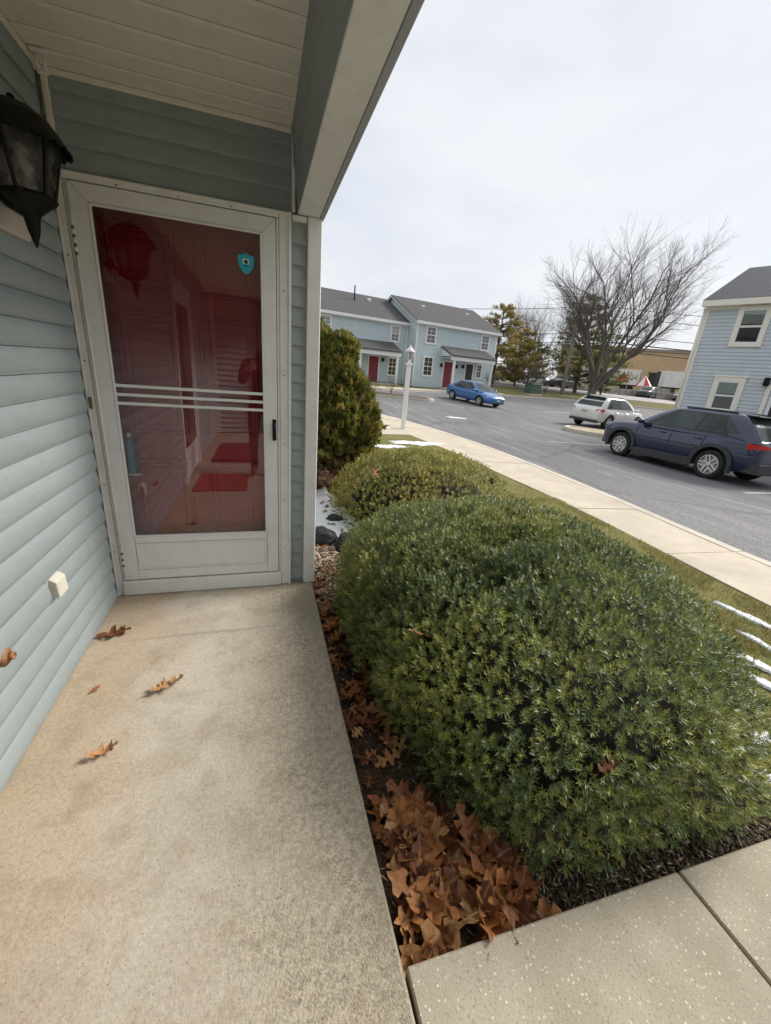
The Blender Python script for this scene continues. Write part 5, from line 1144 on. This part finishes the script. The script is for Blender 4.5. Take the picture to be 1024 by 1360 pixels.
for k, (z, rr, nm) in enumerate(((9.9, .028, 'topmost overhead wire running right from utility pole'), (9.0, .028, 'second overhead wire down, running right from utility pole'), (7.2, .035, 'middle overhead wire running right from utility pole'), (6.4, .06, 'thick overhead cable crossing in front of the tan warehouse'), (5.6, .05, 'lowest overhead cable crossing the tan warehouse wall'))):
    wire((PX, PY, PZ + z), (78, 24, z + 1.2), .9, rr, nm)
for k, (z, nm) in enumerate(((9.5, 'upper overhead wire running left from utility pole'), (6.8, 'middle overhead wire running left from utility pole'), (5.9, 'lower overhead wire running left from utility pole'))): wire((PX, PY, PZ + z), (8, 62, z + .8), .7, .03, nm)
# --- green utility box
ux, uy = 27.3, 37.9; UB = tag(empty('utility_box', (ux, uy, T(ux, uy) + .12), .25), 'green metal utility box on the grass verge', 'utility box'); M_gb = mk('box_green', (.06, .10, .075), .6, .2, 5)
box('cabinet', -.75, .75, -.5, .5, .08, 1.0, M_gb, UB, .04); box('pad', -.9, .9, -.65, .65, -.3, .08, M_kerb, UB, .02); prism('lid', [(-.56, 1.0), (.56, 1.0), (.5, 1.1), (-.5, 1.1)], 'x', -.8, .8, M_gb, UB, .01)
# --- warehouse, trailers, loading dock, wall
M_tan = mk('tan_render', (.56, .40, .25), .9, .08, .4); M_wroof = mk('warehouse_edge', (.28, .25, .21), .8, .1, .3)
wa, wb = Vector((72, 91, 0)), Vector((112, 60, 0)); wd = (wb - wa).normalized(); WHs = tag(empty('warehouse', (wa.x, wa.y, 0), math.atan2(wd.y, wd.x)), 'long tan flat-roofed warehouse beyond the road', 'building'); wl = (wb - wa).length
box('wall', 0, wl, 0, 14, -1, 10.6, M_tan, WHs); box('parapet', -.3, wl + .3, -.35, 14.3, 10.6, 11.2, M_wroof, WHs); box('base_band', -.02, wl, -.15, 0, -1, 2.0, mk('grey_block', (.3, .29, .28), .9, .2, 1), WHs)
for k in range(5): box('dock_door', 4 + k * 8, 7.4 + k * 8, -.12, 0, 2.6, 5.8, M_dark, WHs); box('dock_seal', 3.7 + k * 8, 7.7 + k * 8, -.3, -.13, 5.81, 6.1, M_plast, WHs)
M_tr = mk('trailer_white', (.72, .72, .72), .5, .08, .8); M_trr = mk('trailer_graphics_red', (.55, .03, .03), .5, .1, 2); M_trg = mk('trailer_graphics_grey', (.40, .42, .42), .6, .3, 1.2)
def trailer(x, y, z, hd, label, L=13, rear='door'):
    g = tag(empty('semi_trailer', (x, y, z), hd), label, 'trailer')
    box('box_body', 0, L, -1.3, 1.3, 1.15, 4.05, M_tr, g, .03); box('rear_door', -.03, 0, -1.2, 1.2, 1.25, 3.95, M_trg if rear == 'grey' else M_tr, g); box('underframe', .3, L - .3, -.5, .5, .9, 1.15, M_plast, g); box('rear_bar', -.05, .1, -1.1, 1.1, .5, .62, M_plast, g)
    for wx in (1.3, 2.6):
        for s in (-1, 1): lathe('wheel', [(.3, -.15), (.5, -.15), (.5, .15), (.3, .15), (.02, .1)], M_tyre, g, 18, (wx, s * 1.05, .5), 'y')
    for s in (-.6, .6): tube('lock_bar', [(-.06, s, 1.3), (-.06, s, 3.9)], .03, M_plast, g, 6)
    return g
t1 = trailer(73.2, 67.6, 1.6, R_(128), 'white semi-trailer with red markings left of the loading dock', 11, 'grey')
for (p) in (((1.5, 1.6), (4.2, 1.6), (2.9, 3.7)), ((6.6, 1.5), (7.3, 1.5), (6.9, 3.9))): prism('red_graphic', list(p), 'y', 1.301, 1.312, M_trr, t1)
prism('grey_graphic', [(4.6, 2.2), (6.2, 1.8), (6.5, 3.2), (5.2, 3.7)], 'y', 1.301, 1.312, M_trg, t1)
trailer(83.5, 59.0, 1.7, R_(150), 'plain white semi-trailer beside the right-hand house edge', 10)
DK = tag(empty('dock_shelter', (79.2, 66.6, 1.6), R_(-38)), 'black loading dock shelter between the two trailers', 'dock'); box('left_pad', -1.9, -1.3, 0, .9, 0, 3.6, M_plast, DK); box('right_pad', 1.3, 1.9, 0, .9, 0, 3.6, M_plast, DK); box('head_pad', -1.9, 1.9, 0, .9, 3.61, 4.2, M_plast, DK); box('door', -1.29, 1.29, .3, .4, 0, 3.6, M_trg, DK)
UMc = tag(empty('umbrella', (69.3, 62.8, T(69, 62.8))), 'red and white striped parasol in front of the trailers', 'umbrella'); tube('pole', [(0, 0, -.2), (0, 0, 3.0)], .05, M_wt, UMc)
for k in range(8):
    a, b = 2 * math.pi * k / 8, 2 * math.pi * (k + 1) / 8; newobj('canopy_panel', [(0, 0, 3.9), (1.5 * math.cos(a), 1.5 * math.sin(a), 2.0), (1.5 * math.cos(b), 1.5 * math.sin(b), 2.0)], [(0, 1, 2)], M_trr if k % 2 else M_wt, UMc)
RW = tag(empty('stone_wall', (54, 55, T(54, 55))), 'long low grey stone retaining wall along the far road', 'wall'); M_st = mk('grey_stone', (.33, .31, .29), .95, .35, 1.5, .6)
rnd = random.Random(5); wdir = Vector((.95, -.3, 0)).normalized(); RW.rotation_euler = (0, 0, math.atan2(wdir.y, wdir.x))
for j in range(3):
    x = -12.
    while x < 26:
        w = rnd.uniform(.7, 1.4); box('stone', x, x + w - .04, rnd.uniform(-.06, .02), .5, -.4 + j * .5, .08 + j * .5, M_st, RW, .04); x += w
# --- far vehicles
def far_car(S, x, y, hd, name, label, col, pn, sc=1.0):
    S2 = dict(S, paint=pn, col=col); S2.pop('tilt', None); g = build_car(name, S2, (x, y, T(x, y) + .16), R_(hd), label); g.scale = (sc,) * 3; return g
far_car(SUV, 59.8, 53.0, 205, 'parked_suv', 'dark grey-green SUV parked below the loading dock', (.05, .06, .06), 'dark_green_paint', 1.05)
far_car(SUV, 64.5, 50.5, 200, 'parked_sedan', 'pale grey car half hidden by the right-hand house edge', (.35, .36, .37), 'grey_paint')
far_car(SUV, 43.2, 52.6, 190, 'parked_van', 'black vehicle behind the utility pole', (.02, .02, .025), 'black_paint', 1.15)
far_car(SED, 38.5, 53.2, 190, 'parked_sedan', 'white car on the far road left of the utility pole', (.65, .65, .66), 'white_paint')
far_car(SUV, 33.2, 52.0, 185, 'parked_suv', 'red SUV on the far road behind the pinkish shrub', (.20, .03, .03), 'red_paint')
far_car(SED, 28.5, 51.0, 185, 'parked_sedan', 'dark car on the far road beside the olive pine', (.03, .03, .035), 'charcoal_paint')
# --- small plants in the mulch island
for k, (x, y) in enumerate(((6.6, 24.5), (7.6, 24.3), (8.5, 24.3))): bare_tree('shrub', (x, y, T(x, y) + .14), .8 + .15 * k, 7, 40 + k, ('leftmost', 'middle', 'rightmost')[k] + ' of three dead twiggy shrubs on the mulch island', .7, .8, .02, 'shrub')

# ================================================================== PHOTOGRAPHER (mirrored in the storm glass)
def person():
    t = tag(empty('person', (.02, -.42, 0)), 'person in dark jacket and dark trousers holding up a phone, mirrored in the storm glass', 'person')
    J = {'pel': (0, 0, .93, .135), 'wai': (0, 0, 1.08, .13), 'che': (0, 0, 1.30, .155), 'nb': (0, .01, 1.48, .075), 'nk': (0, .03, 1.55, .055), 'hd': (0, .045, 1.63, .075), 'hd2': (0, .05, 1.71, .085), 'top': (0, .04, 1.77, .06),
         'lh': (.10, 0, .88, .10), 'lk': (.11, .03, .50, .065), 'la': (.11, -.01, .10, .045), 'lt': (.13, .14, .04, .035), 'rh': (-.10, 0, .88, .10), 'rk': (-.11, .03, .50, .065), 'ra': (-.11, -.01, .10, .045), 'rt': (-.13, .14, .04, .035),
         'ls': (.18, 0, 1.42, .075), 'le': (.24, .10, 1.18, .052), 'lw': (.09, .31, 1.36, .034), 'rs': (-.18, 0, 1.42, .075), 're': (-.24, .10, 1.18, .052), 'rw': (-.13, .31, 1.36, .034)}
    E = [('pel', 'wai'), ('wai', 'che'), ('che', 'nb'), ('nb', 'nk'), ('nk', 'hd'), ('hd', 'hd2'), ('hd2', 'top'), ('pel', 'lh'), ('lh', 'lk'), ('lk', 'la'), ('la', 'lt'), ('pel', 'rh'), ('rh', 'rk'), ('rk', 'ra'), ('ra', 'rt'), ('che', 'ls'), ('ls', 'le'), ('le', 'lw'), ('che', 'rs'), ('rs', 're'), ('re', 'rw')]
    for s, w in ((1, 'lw'), (-1, 'rw')):
        x0, y0, z0, _ = J[w]; J[w + 'p'] = (x0 - s * .012, y0 + .06, z0 + .02, .026); E.append((w, w + 'p'))
        for k in range(4): J[w + 'f%d' % k] = (x0 - s * (.03 + .004 * k), y0 + .085, z0 + .06 - .022 * k, .0095); J[w + 'g%d' % k] = (x0 - s * (.062 + .003 * k), y0 + .075, z0 + .066 - .024 * k, .008); E += [(w + 'p', w + 'f%d' % k), (w + 'f%d' % k, w + 'g%d' % k)]
        J[w + 't'] = (x0 - s * .02, y0 + .045, z0 + .075, .0105); J[w + 'u'] = (x0 - s * .05, y0 + .052, z0 + .088, .009); E += [(w + 'p', w + 't'), (w + 't', w + 'u')]
    K = list(J); me = bpy.data.meshes.new('body'); me.from_pydata([J[k][:3] for k in K], [(K.index(a), K.index(b)) for a, b in E], []); me.update(); o = bpy.data.objects.new('body', me); COL.objects.link(o)
    md = o.modifiers.new('k', 'SKIN'); sv = me.skin_vertices[0].data
    for i, k in enumerate(K): sv[i].radius = (J[k][3], J[k][3] * (.72 if k in ('pel', 'wai', 'che') else 1)); sv[i].use_root = (k == 'pel')
    o.modifiers.new('s', 'SUBSURF').levels = 2; bpy.context.view_layer.update(); m2 = evalmesh(o); o.modifiers.clear(); o.data = m2; o.parent = t
    sk = mk('skin', (.45, .27, .19), .6, .08, 20); jk = mk('dark_jacket', (.025, .027, .035), .8, .3, 20, .4); tr = mk('dark_trousers', (.03, .033, .045), .85, .3, 20, .4); hr = mk('dark_hair', (.02, .014, .01), .7, .3, 40, .5); sh = mk('shoe', (.12, .10, .09), .7, .2, 20)
    m2.materials.clear(); [m2.materials.append(m) for m in (sk, jk, tr, hr, sh)]
    for p in m2.polygons:
        c = p.center; p.use_smooth = True
        if c.z < .11: p.material_index = 4
        elif c.z < .95: p.material_index = 2
        elif c.z < 1.53 and c.y < .30: p.material_index = 1
        elif c.z > 1.58 and (c.y < .015 or c.z > 1.745): p.material_index = 3
        else: p.material_index = 0
    for s in (-1, 1):
        bm = bmesh.new(); bmesh.ops.create_uvsphere(bm, u_segments=8, v_segments=6, radius=.012); e = bmobj('eye', bm, mk('eye_dark', (.05, .04, .035), .2, .1, 50), t, True); e.location = (s * .032, .122, 1.685)
        bm = bmesh.new(); bmesh.ops.create_uvsphere(bm, u_segments=8, v_segments=6, radius=.022); e = bmobj('ear', bm, sk, t, True); e.location = (s * .085, .04, 1.68); e.scale = (.4, .8, 1.3)
    tube('nose', [(0, .125, 1.69), (0, .15, 1.655), (0, .128, 1.648)], [.008, .014, .01], sk, t, 6); box('mouth', -.024, .024, .108, .121, 1.612, 1.622, mk('lip', (.35, .14, .12), .5, .1, 30), t, .003)
    ph = box('phone', -.0825, .0425, .372, .382, 1.345, 1.425, mk('phone_black', (.015, .015, .018), .3, .1, 20), None, .003); ph.location = (.02, -.42, 0); tag(ph, "black phone held up in the person's hands, mirrored in the storm glass", 'phone')
    return t
person()
